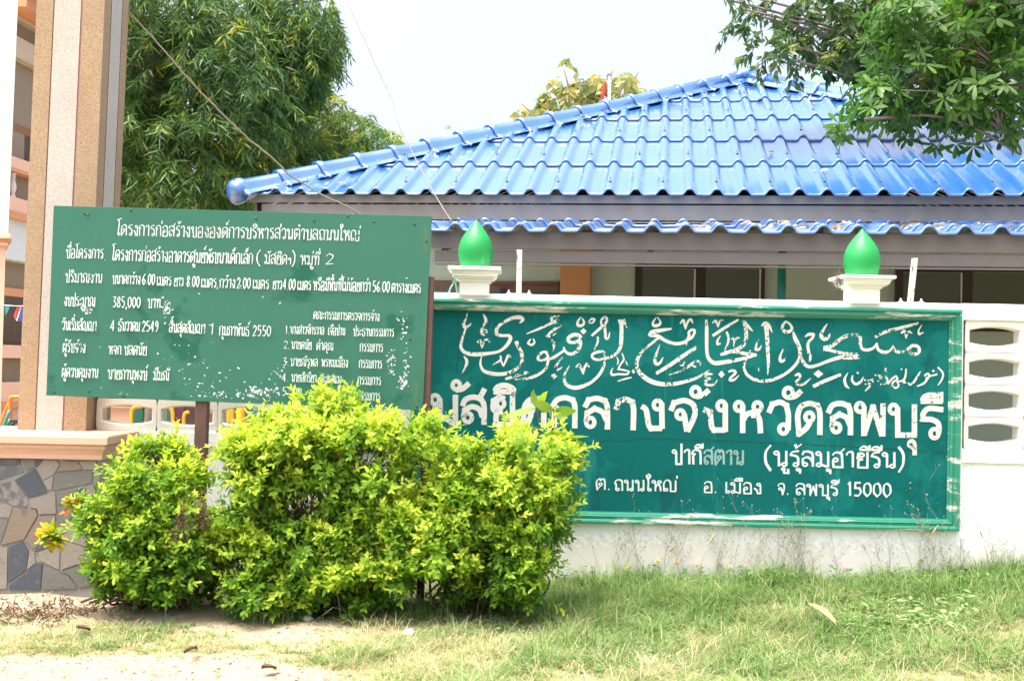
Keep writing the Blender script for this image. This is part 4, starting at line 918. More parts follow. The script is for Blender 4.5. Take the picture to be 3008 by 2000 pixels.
def lbox(g, u0, u1, s0, s1, z0, z1, mi=0):
    g.hexa([hp(u0, s0, z0), hp(u1, s0, z0), hp(u1, s1, z0), hp(u0, s1, z0)], [hp(u0, s0, z1), hp(u1, s0, z1), hp(u1, s1, z1), hp(u0, s1, z1)], mi)
def onwall(x, y, s):
    d = ray(x, y); o = P0 + N3 * s; t = ((o - CAM) @ N3) / (d @ N3); q = CAM + d * t - P0
    return q @ E3, q[2]
house = tag(empty('blue_roofed_house', (float(hp(W_ / 2, W_ / 2, 0)[0]), float(hp(W_ / 2, W_ / 2, 0)[1]), 0)), 'single storey house with shiny blue hipped tile roof, grey fascia and lean-to porch', 'house')
PER, HT = 0.252, 0.054
def wave(u):
    t = np.abs((u / PER) % 1 - 0.5) * 2
    return HT * (1 - sstep(0.12, 0.55, t))
def roof_plane(g, orig, ax, up, width, slope, runs, clip=True, step=PER / 14, tz=0.0, smax=None, ph=0.0):
    us = np.arange(0, width + step / 2, step)
    wv = wave(us + ph)
    for (s0, s1) in runs:
        prev = None
        for k, u in enumerate(us):
            lim = min(u, width - u) if clip else 1e9
            top = min(s1, lim)
            if top <= s0 + 0.004: prev = None; continue
            lap = 0.010 if int((u + ph) / (2 * PER)) % 2 == 0 else 0.004
            def pt(s, dz): return orig + ax * u + up * s + Z3 * (slope * s + wv[k] + dz)
            lift = lambda s: 0.030 * (1 - (s - s0) / (s1 - s0)) + lap * 0.3
            col = [pt(s0 + 0.004, lift(s0) - 0.020), pt(s0, lift(s0) - 0.002), pt(s0 + 0.012, lift(s0))] + [pt(s0 + 0.012 + (top - s0 - 0.012) * q, lift(s0 + (top - s0) * q)) for q in (0.5, 1.0)]
            i0 = len(g.v); g.v += [tuple(p) for p in col]
            if prev is not None:
                for j in range(4): g.f.append((prev + j, i0 + j, i0 + j + 1, prev + j + 1)); g.m.append(0); g.sm.append(True)
            prev = i0
g = MB(); half = W_ / 2
runs = [(float(i), i + 1.09) for i in range(int(half) + 1)]
roof_plane(g, P0, E3, N3, W_, SL, runs)
roof_plane(g, hp(0, W_, 0), -N3, E3, W_, SL, runs, step=PER / 4); roof_plane(g, hp(W_, 0, 0), N3, -E3, W_, SL, runs, step=PER / 4); roof_plane(g, hp(W_, W_, 0), -E3, -N3, W_, SL, runs, step=PER / 4)
roof = g.build('roof', M['tile'], house)
# hip caps
def hip_cap(a, b, first=False):
    t = nrm(b - a); bb = nrm(np.cross(t, Z3)); cc = np.cross(bb, t); L = np.linalg.norm(b - a)
    sec = [(-.205, -.085), (-.15, -.07), (-.118, -.03), (-.105, .025), (-.07, .07), (-.03, .09), (.03, .09), (.07, .07), (.105, .025), (.118, -.03), (.15, -.07), (.205, -.085)]
    V = []; n = len(sec)
    for q, k, dz in ((-.002, 1.13, -.012), (0, 1.16, .012), (.06, 1.16, .012), (.10, 1.03, .004), (L * .6, 1.0, 0), (L + .06, .97, -.004)):
        sc = -0.02 * math.cos(0)
        for i, (x, z) in enumerate(sec):
            pull = 0.045 * (abs(x) / .2) ** 2 if q < 0.05 else 0
            V.append(a + t * (q + pull) + bb * x * k * .86 + cc * (z * k * .86 + dz))
    g = MB(); g.add(V, [(i * n + j, i * n + j + 1, (i + 1) * n + j + 1, (i + 1) * n + j) for i in range(5) for j in range(n - 1)], 0, True); return g
apex = hp(half, half, RISE + 0.075)
for corner in (hp(0, 0, .02), hp(W_, 0, .02)):
    g = MB(); g.tube([corner + (apex - corner) * q for q in (0, .25, .5, .75, .985)], .10, 10); g.build('hip_bed', M['tile'], roof)
for corner, n in ((hp(-0.02, -0.02, 0.065), 17), (hp(W_ + .02, -0.02, 0.065), 17), (hp(-0.02, W_ + .02, 0.065), 8), (hp(W_ + .02, W_ + .02, 0.065), 8)):
    for i in range(n):
        hip_cap(corner + (apex - corner) * i / n, corner + (apex - corner) * (i + 1) / n).build('ridge_tile', M['tile'], roof)
t = nrm(apex - hp(0, 0, .065)); c0 = hp(0, 0, .06)
g = MB(); g.lathe([(0, -.10), (.06, -.098), (.10, -.085), (.122, -.06), (.128, -.02), (.12, .02), (.105, .06), (.09, .10)], c0 + Z3 * -.015, 20, t); g.build('hip_end', M['tile'], roof)
g = MB(); g.lathe([(0, -.10), (.12, -.09), (.17, -.03), (.16, .05), (.10, .11), (0, .13)], apex + Z3 * .01, 16); g.build('apex_cap', M['tile'], roof)
scm = MB(); scm.lathe([(0, 0), (.016, 0), (.013, .006), (.004, .009), (.004, .045), (0, .047)], (0, 0, 0), 8)
screw = None; ns = 0
for i in range(int(half) + 1):
    s = i + 0.22; k = 0
    while True:
        u = (0.5 + 2 * k + (i % 2)) * PER; k += 1
        if u > W_ - s: break
        if u < s + .15: continue
        p = hp(u, s, SL * s + HT + 0.026); q = proj(p)
        if not (0 < q[0] < 3000) or ns > 96: continue
        if screw is None: screw = scm.build('roof_screw', M['nail'], roof); o = screw
        else: o = screw.copy(); COL.objects.link(o); o.parent = roof
        o.location = p; ns += 1
# eaves and fascia boards
z0 = 0.0
for (a, b, s) in ((.034, -.055, .05), (-.057, -.215, .062), (-.217, -.243, .05)):
    g = MB(); lbox(g, .10 if a > -.05 else .22, W_ - .1, s, s + .02, b + .0 if True else 0, a - .012); g.build('fascia_board', M['fascia'], house, 0.002)
g = MB(); lbox(g, .13, .15, .12, W_ - .1, -.24, -.02); g.build('side_fascia', M['fascia'], house)
g = MB(); lbox(g, W_ - .15, W_ - .13, .12, W_ - .1, -.24, -.02); g.build('side_fascia', M['fascia'], house)
g = MB(); lbox(g, .15, W_ - .15, .14, W_ - .2, -.262, -.25); g.build('soffit', M['fascia'], house)
WS = 0.62
g = MB(); lbox(g, .55, W_ - .5, WS, W_ - .6, -P0[2] - .3, -.263); g.build('walls', M['house_wall'], house)
# lean-to
LE = at(2100, 690, 0.80); ls0 = (LE - P0) @ N3; lz0 = LE[2] - P0[2]
lu0 = ((at(1268, 683, 1.15) - P0) @ E3) - 0.05; lw = W_ + 0.4 - lu0
LSL = 0.150
lean = MB()
roof_plane(lean, hp(lu0, ls0, lz0), E3, N3, lw, LSL, [(0, .44), (.33, 1.55), (1.45, WS - ls0 - .01)], clip=False, ph=PER * 0.52)
lean.build('porch_roof', M['tile'], house)
for a, b, s, du in ((.032, -.112, .06, .05), (-.114, -.214, .072, .075), (-.216, -.238, .06, .085)):
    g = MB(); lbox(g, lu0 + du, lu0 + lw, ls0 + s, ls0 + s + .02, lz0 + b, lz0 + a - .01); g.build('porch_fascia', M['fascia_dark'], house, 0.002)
g = MB()
for k in range(6):
    u = lu0 + .12 + k * 1.6; g.hexa([hp(u, ls0 + .12, lz0 - .12), hp(u + .05, ls0 + .12, lz0 - .12), hp(u + .05, WS, lz0 - .12 + LSL * (WS - ls0 - .12)), hp(u, WS, lz0 - .12 + LSL * (WS - ls0 - .12))],
                                      [hp(u, ls0 + .12, lz0 - .07), hp(u + .05, ls0 + .12, lz0 - .07), hp(u + .05, WS, lz0 - .07 + LSL * (WS - ls0 - .12)), hp(u, WS, lz0 - .07 + LSL * (WS - ls0 - .12))])
g.build('rafters', M['fascia'], house)
# openings under the porch
def wallbox(g, x0, x1, y0, y1, s0, s1, mi=0, yb=None):
    u0, zt_ = onwall(x0, y0, s0); u1, zb_ = onwall(x1, y1 if yb is None else yb, s0); lbox(g, u0, u1, s0, s1, zb_, zt_, mi)
g = MB(); wallbox(g, 1648, 1720, 690, 1500, WS - .16, WS); g.build('column', M['orange_wall'], house)
def window(x0, x1, y0, muls, fr=22, yb=1180):
    g = MB(); wallbox(g, x0, x1, y0, yb, WS - .05, WS - .001)
    w = g.build('window', M['dark_wood'], house, 0.004)
    eds = [x0] + muls + [x1]
    for a, b in zip(eds[:-1], eds[1:]):
        g = MB(); wallbox(g, a + fr, b - fr * .6, y0 + 14, yb - 20, WS - .054, WS - .051); g.build('pane', M['glass'], w)
        g = MB(); wallbox(g, a + fr, b - fr * .6, y0 + 12, y0 + 14.5, WS - .060, WS - .055); wallbox(g, b - fr * .6, b - fr * .6 + 2.2, y0 + 14, yb - 20, WS - .060, WS - .055); g.build('bead', M['white_line'], w)
window(1866, 2244, 776, [2052], yb=985); window(2632, 3180, 788, [2836], yb=978)
g = MB(); wallbox(g, 1180, 1647, 822, 1500, WS - .03, WS - .001); d_ = g.build('door_set', M['brown_wood'], house, 0.004)
for a, b, y in ((1262, 1282, 842), (1302, 1400, 838), (1450, 1480, 845), (1520, 1640, 856)):
    g = MB(); wallbox(g, a, b, y, 1100, WS - .036, WS - .031); g.build('pane', M['glass'], d_)
g = MB(); wallbox(g, 1440, 1648, 836, 839, WS - .044, WS - .033); wallbox(g, 1470, 1483, 846, 1000, WS - .06, WS - .037); wallbox(g, 1640, 1646, 826, 1000, WS - .044, WS - .033); g.build('architrave', M['dark_wood'], d_)
a = at(2297, 780, 1.2)
g = MB(); g.tube([(a[0], 1.2, -.2), (a[0], 1.2, 2.42)], .034, 12)
tag(g.build('porch_pipe', M['pipe']), 'peeling turquoise steel pipe holding up the porch fascia', 'pipe')
# leaves collected on the porch roof
n = 1100; u = lu0 + 2.0 + rng.beta(1.5, 1.3, n) * 3.6; clump = np.sin(u * 5.1) + np.sin(u * 11.3 + 1)
keep = rng.random(n) < (0.45 + 0.25 * clump); u = u[keep]; n = len(u)
s = ls0 + 0.40 + np.abs(rng.normal(0, .35, n)); lift = wave(u - lu0 + PER * .52)
P = P0 + u[:, None] * E3 + s[:, None] * N3 + Z3 * (lz0 + LSL * (s - ls0) + lift * .7 + rng.uniform(.02, .055, n))[:, None]
tag(leaves('leaf_litter', P, rdir(n) * (1, 1, .16), nrm(rng.normal(size=(n, 3)) * .6 + (0, -.2, 1.2)), rng.uniform(.05, .12, n), rng.uniform(.02, .045, n), .35 + .7 * rng.random(n), M['litter'], prof=((.3, .9), (.7, .8)), droop=.3), 'dry leaves heaped in the valleys of the porch roof', 'leaf litter', kind='stuff')
n = 14; fp = [(2268, 450), (2272, 448), (2412, 503), (2415, 505), (2245, 290), (2992, 548), (1020, 540), (2375, 302), (2045, 345)]
for x, y in fp:
    if y < 330: pass
P = []
for x, y in fp:
    d = ray(x, y); nn_ = np.cross(E3, N3 + Z3 * SL); nn_ = nn_ / np.linalg.norm(nn_)
    o = P0 + Z3 * .05; P.append(CAM + d * (((o - CAM) @ nn_) / (d @ nn_)))
P = np.array(P); n = len(P)
tag(leaves('roof_leaves', P, rdir(n) * (1, .6, .5), nrm(rng.normal(size=(n, 3)) * .4 + (0, -.4, 1)), .10, .05, rng.random(n), M['litter'], prof=((.3, .9), (.7, .8)), droop=.3), 'a few dry leaves scattered on the blue roof tiles', 'leaf litter', kind='stuff')

# ------------------------------------------------------------------ cables
def cable(name, pts, r, label):
    p = catmull(np.array([at(x, y, Y) for x, y, Y in pts]), 8)
    p[1:-1] += rng.normal(0, .0012, (len(p) - 2, 3))
    g = MB(); g.tube(p, r, 6); tag(g.build(name, M['cable']), label, 'cable')
cable('cable', [(372, 30, .33), (470, 135, .4), (560, 240, .5), (640, 322, .6), (720, 400, .7), (800, 465, .8), (850, 513, .85), (905, 548, .9), (960, 580, .92), (1010, 602, .95), (1060, 632, 1.0), (1090, 660, 1.05)], .0062, 'slack weathered cable running from the striped pillar down behind the notice board')
cable('cable', [(990, -60, 3.0), (1018, 0, 2.8), (1060, 95, 2.6), (1110, 205, 2.4), (1150, 290, 2.2), (1172, 370, 2.0), (1215, 455, 1.8), (1262, 545, 1.5), (1300, 610, 1.3), (1326, 650, 1.2)], .0048, 'thin cable dropping from the sky across the blue roof to the porch')

# ------------------------------------------------------------------ beyond the house: flag pole, minarets, dome
b = at(1787, 420, 13); t_ = at(1787, 222, 13); e = tag(empty('flag_pole', (b[0], 13, 0)), 'pale metal flag pole with a limp red and white flag behind the roof', 'flag pole')
g = MB(); g.tube([(b[0], 13, -.2), (b[0], 13, t_[2])], .028, 10); g.build('pole', M['baluster'], e)
g = MB(); g.lathe([(0, 0), (.04, .0), (.055, .05), (.03, .09), (.012, .13), (0, .17)], (b[0], 13, t_[2]), 10); g.build('finial', M['baluster'], e)
def sheet(g, px, Y, mi=0):
    P = [at(x, y, Y + (i % 2) * .03) for i, (x, y) in enumerate(px)]; Q = [p + np.array([0, .012, 0]) for p in P]; n = len(P)
    g.add(P + Q, [tuple(range(n)), tuple(range(2 * n - 1, n - 1, -1))] + [(i, (i + 1) % n, n + (i + 1) % n, n + i) for i in range(n)], mi)
g = MB(); sheet(g, [(1779, 236), (1782, 252), (1775, 285), (1768, 315), (1758, 345), (1756, 320), (1764, 290), (1771, 255)], 12.95); g.build('flag', M['flag_red'], e)
g = MB(); sheet(g, [(1775, 280), (1783, 290), (1778, 345), (1760, 345), (1768, 315)], 13.0); g.build('flag_stripe', M['cloth_white'], e)
for x, y, lab in ((1315, 372, 'slender white minaret with a small green ball top, left one of the pair'), (1468, 366, 'slender white minaret with a small green ball top, right one of the pair')):
    c = at(x, y, 26); e = tag(empty('minaret', (c[0], 26, 0)), lab, 'minaret', 'minarets behind the roof')
    g = MB(); g.lathe([(.16, -.2), (.16, c[2] - .16), (.10, c[2] - .12)], (c[0], 26, 0), 12); g.build('shaft', M['column_white'], e)
    g = MB(); g.lathe([(0, -.12), (.06, -.11), (.085, -.02), (.08, .03), (.05, .075), (0, .10)], (c[0], 26, c[2]), 16); g.build('ball', M['mint'], e)
c = at(2490, 330, 24); R_ = 1.45; e = tag(empty('mosque_dome', (c[0], 24, 0)), 'large pale mint dome half hidden behind the leafy branches', 'dome')
g = MB(); g.lathe([(R_ * math.cos(a) if a < 1.55 else 0, R_ * math.sin(a)) for a in np.linspace(0, 1.57, 14)], c, 40); g.build('dome_shell', M['mint'], e)
g = MB(); g.lathe([(R_ * 1.06, -c[2]), (R_ * 1.06, -.1), (R_ * 1.1, -.1), (R_ * 1.1, 0)], c, 32); g.build('drum', M['column_white'], e)

# ------------------------------------------------------------------ pink school building at the far left
FY = 16.2; A0 = at(80, 600, FY); FD = nrm(np.array([math.tan(math.radians(5)), 1, 0])); FN = np.array([FD[1], -FD[0], 0])
def fz(y): return at(80, y, FY)[2]
pk = tag(empty('school_building', (A0[0] - 2, FY + 3, 0)), 'pink two storey building with white balusters and maroon doors beyond the pillar', 'building')
def fslab(g, ya, yb, out, back, t0=-1.2, t1=7.0, mi=0):
    za, zb_ = fz(ya), fz(yb); q = lambda t, o: A0 * (1, 1, 0) + FD * t + FN * o
    lo = [q(t0, out), q(t1, out), q(t1, -back), q(t0, -back)]
    g.hexa([p + Z3 * zb_ for p in lo], [p + Z3 * za for p in lo], mi)
def fpart(name, m, *a, **k): g = MB(); fslab(g, *a, **k); return g.build(name, M[m], pk)
fpart('eave', 'peach_dark', 40, 72, .5, 2.4); g = MB(); fslab(g, 8, 40, .7, 2.6); g.build('roof', M['tile'], pk)
fpart('back_wall', 'shaded_recess_wall', 72, 655, -1.5, .2); fpart('lintel', 'beige', 130, 190, .0, .25)
fpart('beam', 'peach_dark', 368, 392, -1.2, .2); fpart('door', 'maroon', 392, 520, -1.42, .2, t0=.18, t1=3)
fpart('rail', 'pink', 478, 510, .06, .14); fpart('rail_moulding', 'peach_dark', 510, 520, .08, .16)
fpart('balcony_edge', 'pink', 592, 634, .06, .3); fpart('cornice', 'peach_dark', 634, 655, .12, .4)
fpart('upper_band', 'bluewhite', 655, 770, .0, .3); fpart('arch_soffit', 'shaded_recess_wall', 770, 850, -1.3, .3); fpart('balcony_floor', 'beige', 628, 634, -.31, 1.5); fpart('ceiling', 'beige', 72, 78, -.02, 1.5); fpart('porch_back_wall', 'shaded_recess_wall', 872, 1330, -1.52, .2); fpart('ground_beam', 'peach_dark', 848, 872, -1.2, .2)
fpart('ground_door', 'maroon', 872, 1040, -1.4, .2); fpart('ground_rail', 'pink', 1015, 1052, .06, .14); fpart('ground_edge', 'pink', 1122, 1176, .06, .3)
fpart('ground_moulding', 'peach_dark', 1176, 1196, .10, .3); fpart('skirt', 'pink', 1196, 1330, .02, .3)
fpart('end_wall', 'beige', 72, 1330, 0.0, 3.5, t0=6.0, t1=6.3)
blm = None
for ya, yb in ((520, 592), (1052, 1122)):
    za, zb_ = fz(ya), fz(yb); h = za - zb_
    for k in range(14):
        c = A0 * (1, 1, 0) + FD * (-.55 + k * .19) + FN * -.02 + Z3 * zb_
        if blm is None:
            g = MB(); g.lathe([(.055, 0), (.055, .04), (.03, .06), (.04, .10), (.068, .2), (.06, .27), (.035, .36), (.035, .41), (.05, .43), (.035, .46), (.05, h - .04), (.055, h - .03), (.055, h)], (0, 0, 0), 12); blm = g.build('baluster', M['baluster'], pk); o = blm
        else: o = blm.copy(); COL.objects.link(o); o.parent = pk
        o.location = c
# gate column at the left edge
cy = 6.4
def colx(x, y): return at(x, y, cy)
gc = tag(empty('fluted_column', (colx(0, 600)[0] - .3, cy, 0)), 'white fluted column on a pink pedestal at the left edge', 'column')
t0_, b0_ = colx(55, -40), colx(24, 690); x_off = 1.1
g = MB(); g.hexa([(b0_[0] - x_off, cy, b0_[2]), (b0_[0], cy, b0_[2]), (b0_[0] - .25, cy + .5, b0_[2]), (b0_[0] - x_off, cy + .5, b0_[2])], [(t0_[0] - x_off, cy, t0_[2]), (t0_[0], cy, t0_[2]), (t0_[0] - .25, cy + .5, t0_[2]), (t0_[0] - x_off, cy + .5, t0_[2])]); g.build('shaft', M['column_white'], gc, .01)
g = MB()
for k in range(4):
    dx = -.045 - k * .055
    for za, zb_ in ((t0_[2], at(0, 345, cy)[2]), (at(0, 372, cy)[2], b0_[2] + .25)):
        fa = (za - b0_[2]) / (t0_[2] - b0_[2]); fb = (zb_ - b0_[2]) / (t0_[2] - b0_[2]); xa = b0_[0] + (t0_[0] - b0_[0]) * fa + dx; xb = b0_[0] + (t0_[0] - b0_[0]) * fb + dx
        g.hexa([(xb, cy - .003, zb_), (xb + .008, cy - .003, zb_), (xb + .008, cy + .01, zb_), (xb, cy + .01, zb_)], [(xa, cy - .003, za), (xa + .008, cy - .003, za), (xa + .008, cy + .01, za), (xa, cy + .01, za)])
g.build('flutes', M['pink'], gc)
g = MB()
for ya, yb, w, mi in ((690, 704, .105, 0), (704, 712, .075, 1), (712, 724, .05, 0), (724, 1330, 0, 0)):
    za, zb_ = at(0, ya, cy)[2], at(0, yb, cy)[2]; xr = colx(22, 730)[0] + w
    g.hexa([(xr - x_off, cy - .05 - w, zb_), (xr, cy - .05 - w, zb_), (xr - .3, cy + .55, zb_), (xr - x_off, cy + .55, zb_)], [(xr - x_off, cy - .05 - w, za - .001), (xr, cy - .05 - w, za - .001), (xr - .3, cy + .55, za - .001), (xr - x_off, cy + .55, za - .001)], mi)
g.build('pedestal', [M['pink'], M['peach_dark']], gc, .004)
# bunting between the doors
g = MB(); p = [at(10, 896, 12.0), at(45, 899, 12.0), at(75, 899, 12.0), at(105, 896, 12.0)]; g.tube(p, .006, 4); bn = tag(g.build('bunting_line', M['cloth_white']), 'string of small coloured cloth flags strung before the maroon door', 'bunting')
for px, m in (([(14, 898), (30, 899), (16, 927)], 'cloth_teal'), ([(51, 900), (60, 902), (45, 938), (40, 928)], 'flag_red'), ([(60, 902), (64, 903), (50, 943), (45, 938)], 'cloth_white'), ([(64, 903), (72, 905), (64, 945), (50, 943)], 'cloth_blue')):
    g = MB(); sheet(g, px, 11.98); g.build('cloth_flag', M[m], bn)

# ------------------------------------------------------------------ playground seen through the vent blocks
def tubes(name, mat, lines, parent, r=.022):
    for pts in lines:
        g = MB(); g.tube(catmull(np.array([at(x, y, Y) for x, y, Y in pts]), 5), r, 8); g.build(name, M[mat], parent)
cf = tag(empty('climbing_frame', tuple(at(715, 1230, 3.5) * (1, 1, 0))), 'climbing frame of yellow posts and turquoise bars behind the wall', 'climbing frame')
def gpt(x, Y, y=None): return at(x, y, Y)
for x, r in ((668, .045), (677, .03), (705, .045)):
    c = at(x, 1200, 3.5); g = MB(); g.tube([(c[0], 3.5, -.1), (c[0] + .015, 3.5, 1.75)], r, 10); g.build('post', M['yellow_tube'], cf)
tubes('bar', 'teal_tube', [[(640, 1199, 3.6), (790, 1203, 3.6)], [(640, 1212, 4.1), (790, 1216, 4.1)], [(650, 1265, 3.6), (700, 1185, 3.6), (712, 1160, 3.6)], [(752, 1150, 3.6), (758, 1290, 3.6)], [(715, 1260, 3.9), (722, 1185, 3.9), (726, 1150, 3.9)],
                           [(770, 1180, 3.7), (795, 1260, 3.7)], [(745, 1180, 3.9), (752, 1290, 3.9)], [(782, 1170, 3.6), (780, 1290, 3.6)]], cf, .022)
sl = tag(empty('play_slide', tuple(at(450, 1230, 4.0) * (1, 1, 0))), 'green and maroon play unit with yellow hand rails behind the wall', 'playground slide')
g = MB(); a, b_ = at(384, 1150, 4.2), at(418, 1300, 4.2); g.box((a[0], 4.2, -.1), (b_[0], 4.26, 1.5)); a, b_ = at(485, 1150, 4.2), at(512, 1300, 4.2); g.box((a[0], 4.2, -.1), (b_[0], 4.26, 1.5)); g.build('panel', M['green_panel'], sl, .01)
g = MB(); a, b_ = at(511, 1150, 4.15), at(541, 1300, 4.15); g.box((a[0], 4.15, -.1), (b_[0], 4.55, 1.5)); g.build('chute', M['purple_panel'], sl, .02)
tubes('hand_rail', 'yellow_tube', [[(386, 1300, 4.1), (386, 1240, 4.1), (388, 1205, 4.1), (398, 1195, 4.1), (418, 1194, 4.1)], [(484, 1195, 4.1), (500, 1198, 4.1), (507, 1212, 4.1), (508, 1240, 4.1), (508, 1300, 4.1)], [(541, 1300, 4.1), (541, 1222, 4.1), (556, 1210, 4.1)]], sl, .02)
ld = tag(empty('swing_ladder', tuple(at(25, 1230, 3.0) * (1, 1, 0))), 'orange and turquoise tube ladder standing left of the striped pillar', 'ladder')
tubes('rail', 'orange_tube', [[(30, 1300, 3.0), (29, 1220, 3.0), (30, 1175, 3.0), (36, 1167, 3.0), (60, 1166, 3.0)], [(-6, 1275, 3.05), (14, 1215, 3.05), (29, 1182, 3.05)]], ld, .02)
tubes('brace', 'teal_tube', [[(0, 1280, 2.9), (28, 1205, 2.9)], [(8, 1290, 2.95), (29, 1232, 2.95)]], ld, .018)
tubes('step', 'nail', [[(0, 1266, 2.95), (55, 1267, 2.95)], [(28, 1235, 2.95), (55, 1234, 2.95)], [(32, 1262, 2.95), (40, 1245, 2.95), (55, 1237, 2.95)]], ld, .014)
a, b_ = at(270, 1185, 9.0), at(392, 1300, 9.0); e = tag(empty('pink_plinth', (a[0], 9, 0)), 'pink plastered plinth with a ribbed moulding behind the vent blocks', 'plinth')
g = MB(); g.box((a[0] - 1, 9, -.2), (b_[0], 9.4, at(330, 1197, 9)[2])); g.build('body', M['pink'], e)
g = MB()
for ya, yb, o in ((1180, 1186, .05), (1187, 1191, .03), (1192, 1197, .05)): g.box((a[0] - 1, 9 - o, at(330, yb, 9)[2]), (b_[0] + o, 9.4, at(330, ya, 9)[2]))
g.box((a[0] - 1, 9, at(330, 1100, 9)[2]), (b_[0], 9.4, at(330, 1180.5, 9)[2])); g.build('moulding', M['peach'], e)
a, b_ = at(560, 1212, 10), at(860, 1300, 10)
g = MB(); g.box((a[0], 10, -.2), (b_[0] + .4, 10.3, a[2])); g.box((a[0], 9.9, a[2]), (b_[0] + .4, 10.4, a[2] + .10))
tag(g.build('block_wall', M['brick']), 'low brown block wall at the back of the playground', 'low wall')
# ------------------------------------------------------------------ vegetation
def blob_points(blobs, n, Y, dep, bias=0.6, shr=0):
    """points in a union of photo-sized ellipsoids standing at depth Y; returns points, outward directions and radius fraction"""
    B = np.array([b[:4] for b in blobs], float); B[:, 1] += shr * .45; B[:, 2] = np.maximum(B[:, 2] - shr, 6); B[:, 3] = np.maximum(B[:, 3] - shr, 6); w = B[:, 2] * B[:, 3]; w = w * np.array([b[6] if len(b) > 6 else 1 for b in blobs]); w = w / w.sum()
    k = rng.choice(len(B), n, p=w); d = rdir(n); r = (1 - bias) * rng.random(n) ** (1 / 3) + bias * rng.random(n) ** 0.22
    Ys = np.array([b[4] if len(b) > 4 and b[4] is not None else Y for b in blobs])[k]; Ds = np.array([b[5] if len(b) > 5 and b[5] is not None else dep for b in blobs])[k]
    cen = np.array([at(b[0], b[1], y) for b, y in zip(B[k], Ys)]); sc = (Ys + 7.8) / F
    off = np.stack([d[:, 0] * B[k, 2] * sc, d[:, 1] * Ds, d[:, 2] * B[k, 3] * sc], 1)
    return cen + off * r[:, None], d, r, k
def limb_to(g, a, b, r0, r1, sag=0.0, n=7):
    a, b = np.array(a, float), np.array(b, float); t = np.linspace(0, 1, n)[:, None]
    p = a + (b - a) * t + np.array([0, 0, 1.0]) * sag * np.sin(t * math.pi) + rng.normal(0, .03 * np.linalg.norm(b - a) / 3, (n, 3)) * np.sin(t * math.pi)
    g.tube(p, np.linspace(r0, r1, n), 7)
def drooping_tree(name, label, trunk_px, Y, blobs, ntw, tw_len, L, Wd, mat, dep=1.0, droop=1.0, steps=9, trunk_r=.12, top_z=7.0, tint=(.3, .25), yellow=.03, spread=.5, bias=.35, group=None, limbs=16, limb_r=None, hor=.62):
    base = at(trunk_px, 1250, Y); e = tag(empty(name, (base[0], Y, 0)), label, 'tree', group)
    P, d, r, k = blob_points(blobs, ntw, Y, dep, bias)
    h = nrm(d * (1, 1.0, .35) + rng.normal(0, .3, (ntw, 3)) + (0, 0, .25)); ln = tw_len * rng.uniform(.5, 1.2, ntw) * np.where(rng.random(ntw) < .08, 1.6, 1)
    tq = (np.arange(steps) + 1) / steps
    path = P[:, None, :] + h[:, None, :] * (ln[:, None] * tq * hor)[..., None] - Z3 * (ln[:, None] * droop * .62 * tq ** 1.6)[..., None]
    tan = nrm(np.gradient(path, axis=1)); side = nrm(np.cross(tan, np.broadcast_to([0, 0, 1.0], tan.shape) + rng.normal(0, .25, tan.shape)))
    tw_t = rng.normal(tint[0], .16, ntw); tw_t[rng.random(ntw) < yellow] = .95
    PP, DD, TT = [], [], []
    for sgn in (1, -1):
        dirs = nrm(tan * .6 + side * sgn * (spread + .3) + rng.normal(0, .34, tan.shape) - Z3 * .45 * droop)
        PP.append(path.reshape(-1, 3) + rng.normal(0, .01, (ntw * steps, 3))); DD.append(dirs.reshape(-1, 3)); TT.append((tw_t[:, None] + rng.normal(0, tint[1] * .6, (ntw, steps)) + .12 * tq).ravel())
    PP, DD, TT = map(np.concatenate, (PP, DD, TT)); m = len(PP)
    leaves('crown', PP, DD, nrm(rng.normal(size=(m, 3)) * .7 + (0, -.35, .9)), L * rng.uniform(.65, 1.15, m), Wd * rng.uniform(.75, 1.2, m), TT, mat, e, prof=((.35, 1.0),), droop=.22)
    g = MB(); zz = np.linspace(-.2, top_z, 9); tp = np.stack([base[0] + .12 * np.sin(zz * .7), np.full(9, Y) + .08 * np.cos(zz), zz], 1); g.tube(tp, np.linspace(trunk_r, trunk_r * .35, 9), 9); g.build('trunk', M['bark'], e)
    g = MB()
    cen = [at(b[0], b[1], b[4] if len(b) > 4 and b[4] is not None else Y) for b in blobs]
    for c in cen[:limbs]:
        z = min(top_z * .95, max(.8, c[2] - .25 * abs(c[0] - base[0]) - .3)); limb_to(g, (base[0], Y, z), c, limb_r or trunk_r * .4, .014, .15)
    for i in rng.choice(ntw, min(ntw, 130), replace=False): g.tube(np.vstack([P[i][None], path[i][::2]]), np.linspace(.008, .003, 1 + len(path[i][::2])), 3, cap=False)
    g.build('limbs', M['bark'], e)
    return e
drooping_tree('drooping_tree', 'tall dark tree with drooping narrow leaves just behind the striped pillar', 427, 5.0,
    [(450, -20, 130, 110), (560, 20, 130, 150), (675, 60, 80, 120), (400, 170, 90, 150), (520, 220, 150, 160), (680, 210, 120, 160), (395, 380, 85, 130), (500, 420, 160, 130), (650, 400, 130, 120), (420, 540, 110, 90), (580, 550, 150, 80), (330, 300, 50, 300), (770, 300, 60, 120)],
    1700, .6, .165, .023, M['mast'], dep=1.1, droop=.82, tint=(.40, .22), yellow=.006, trunk_r=.085, group='drooping trees behind the wall')
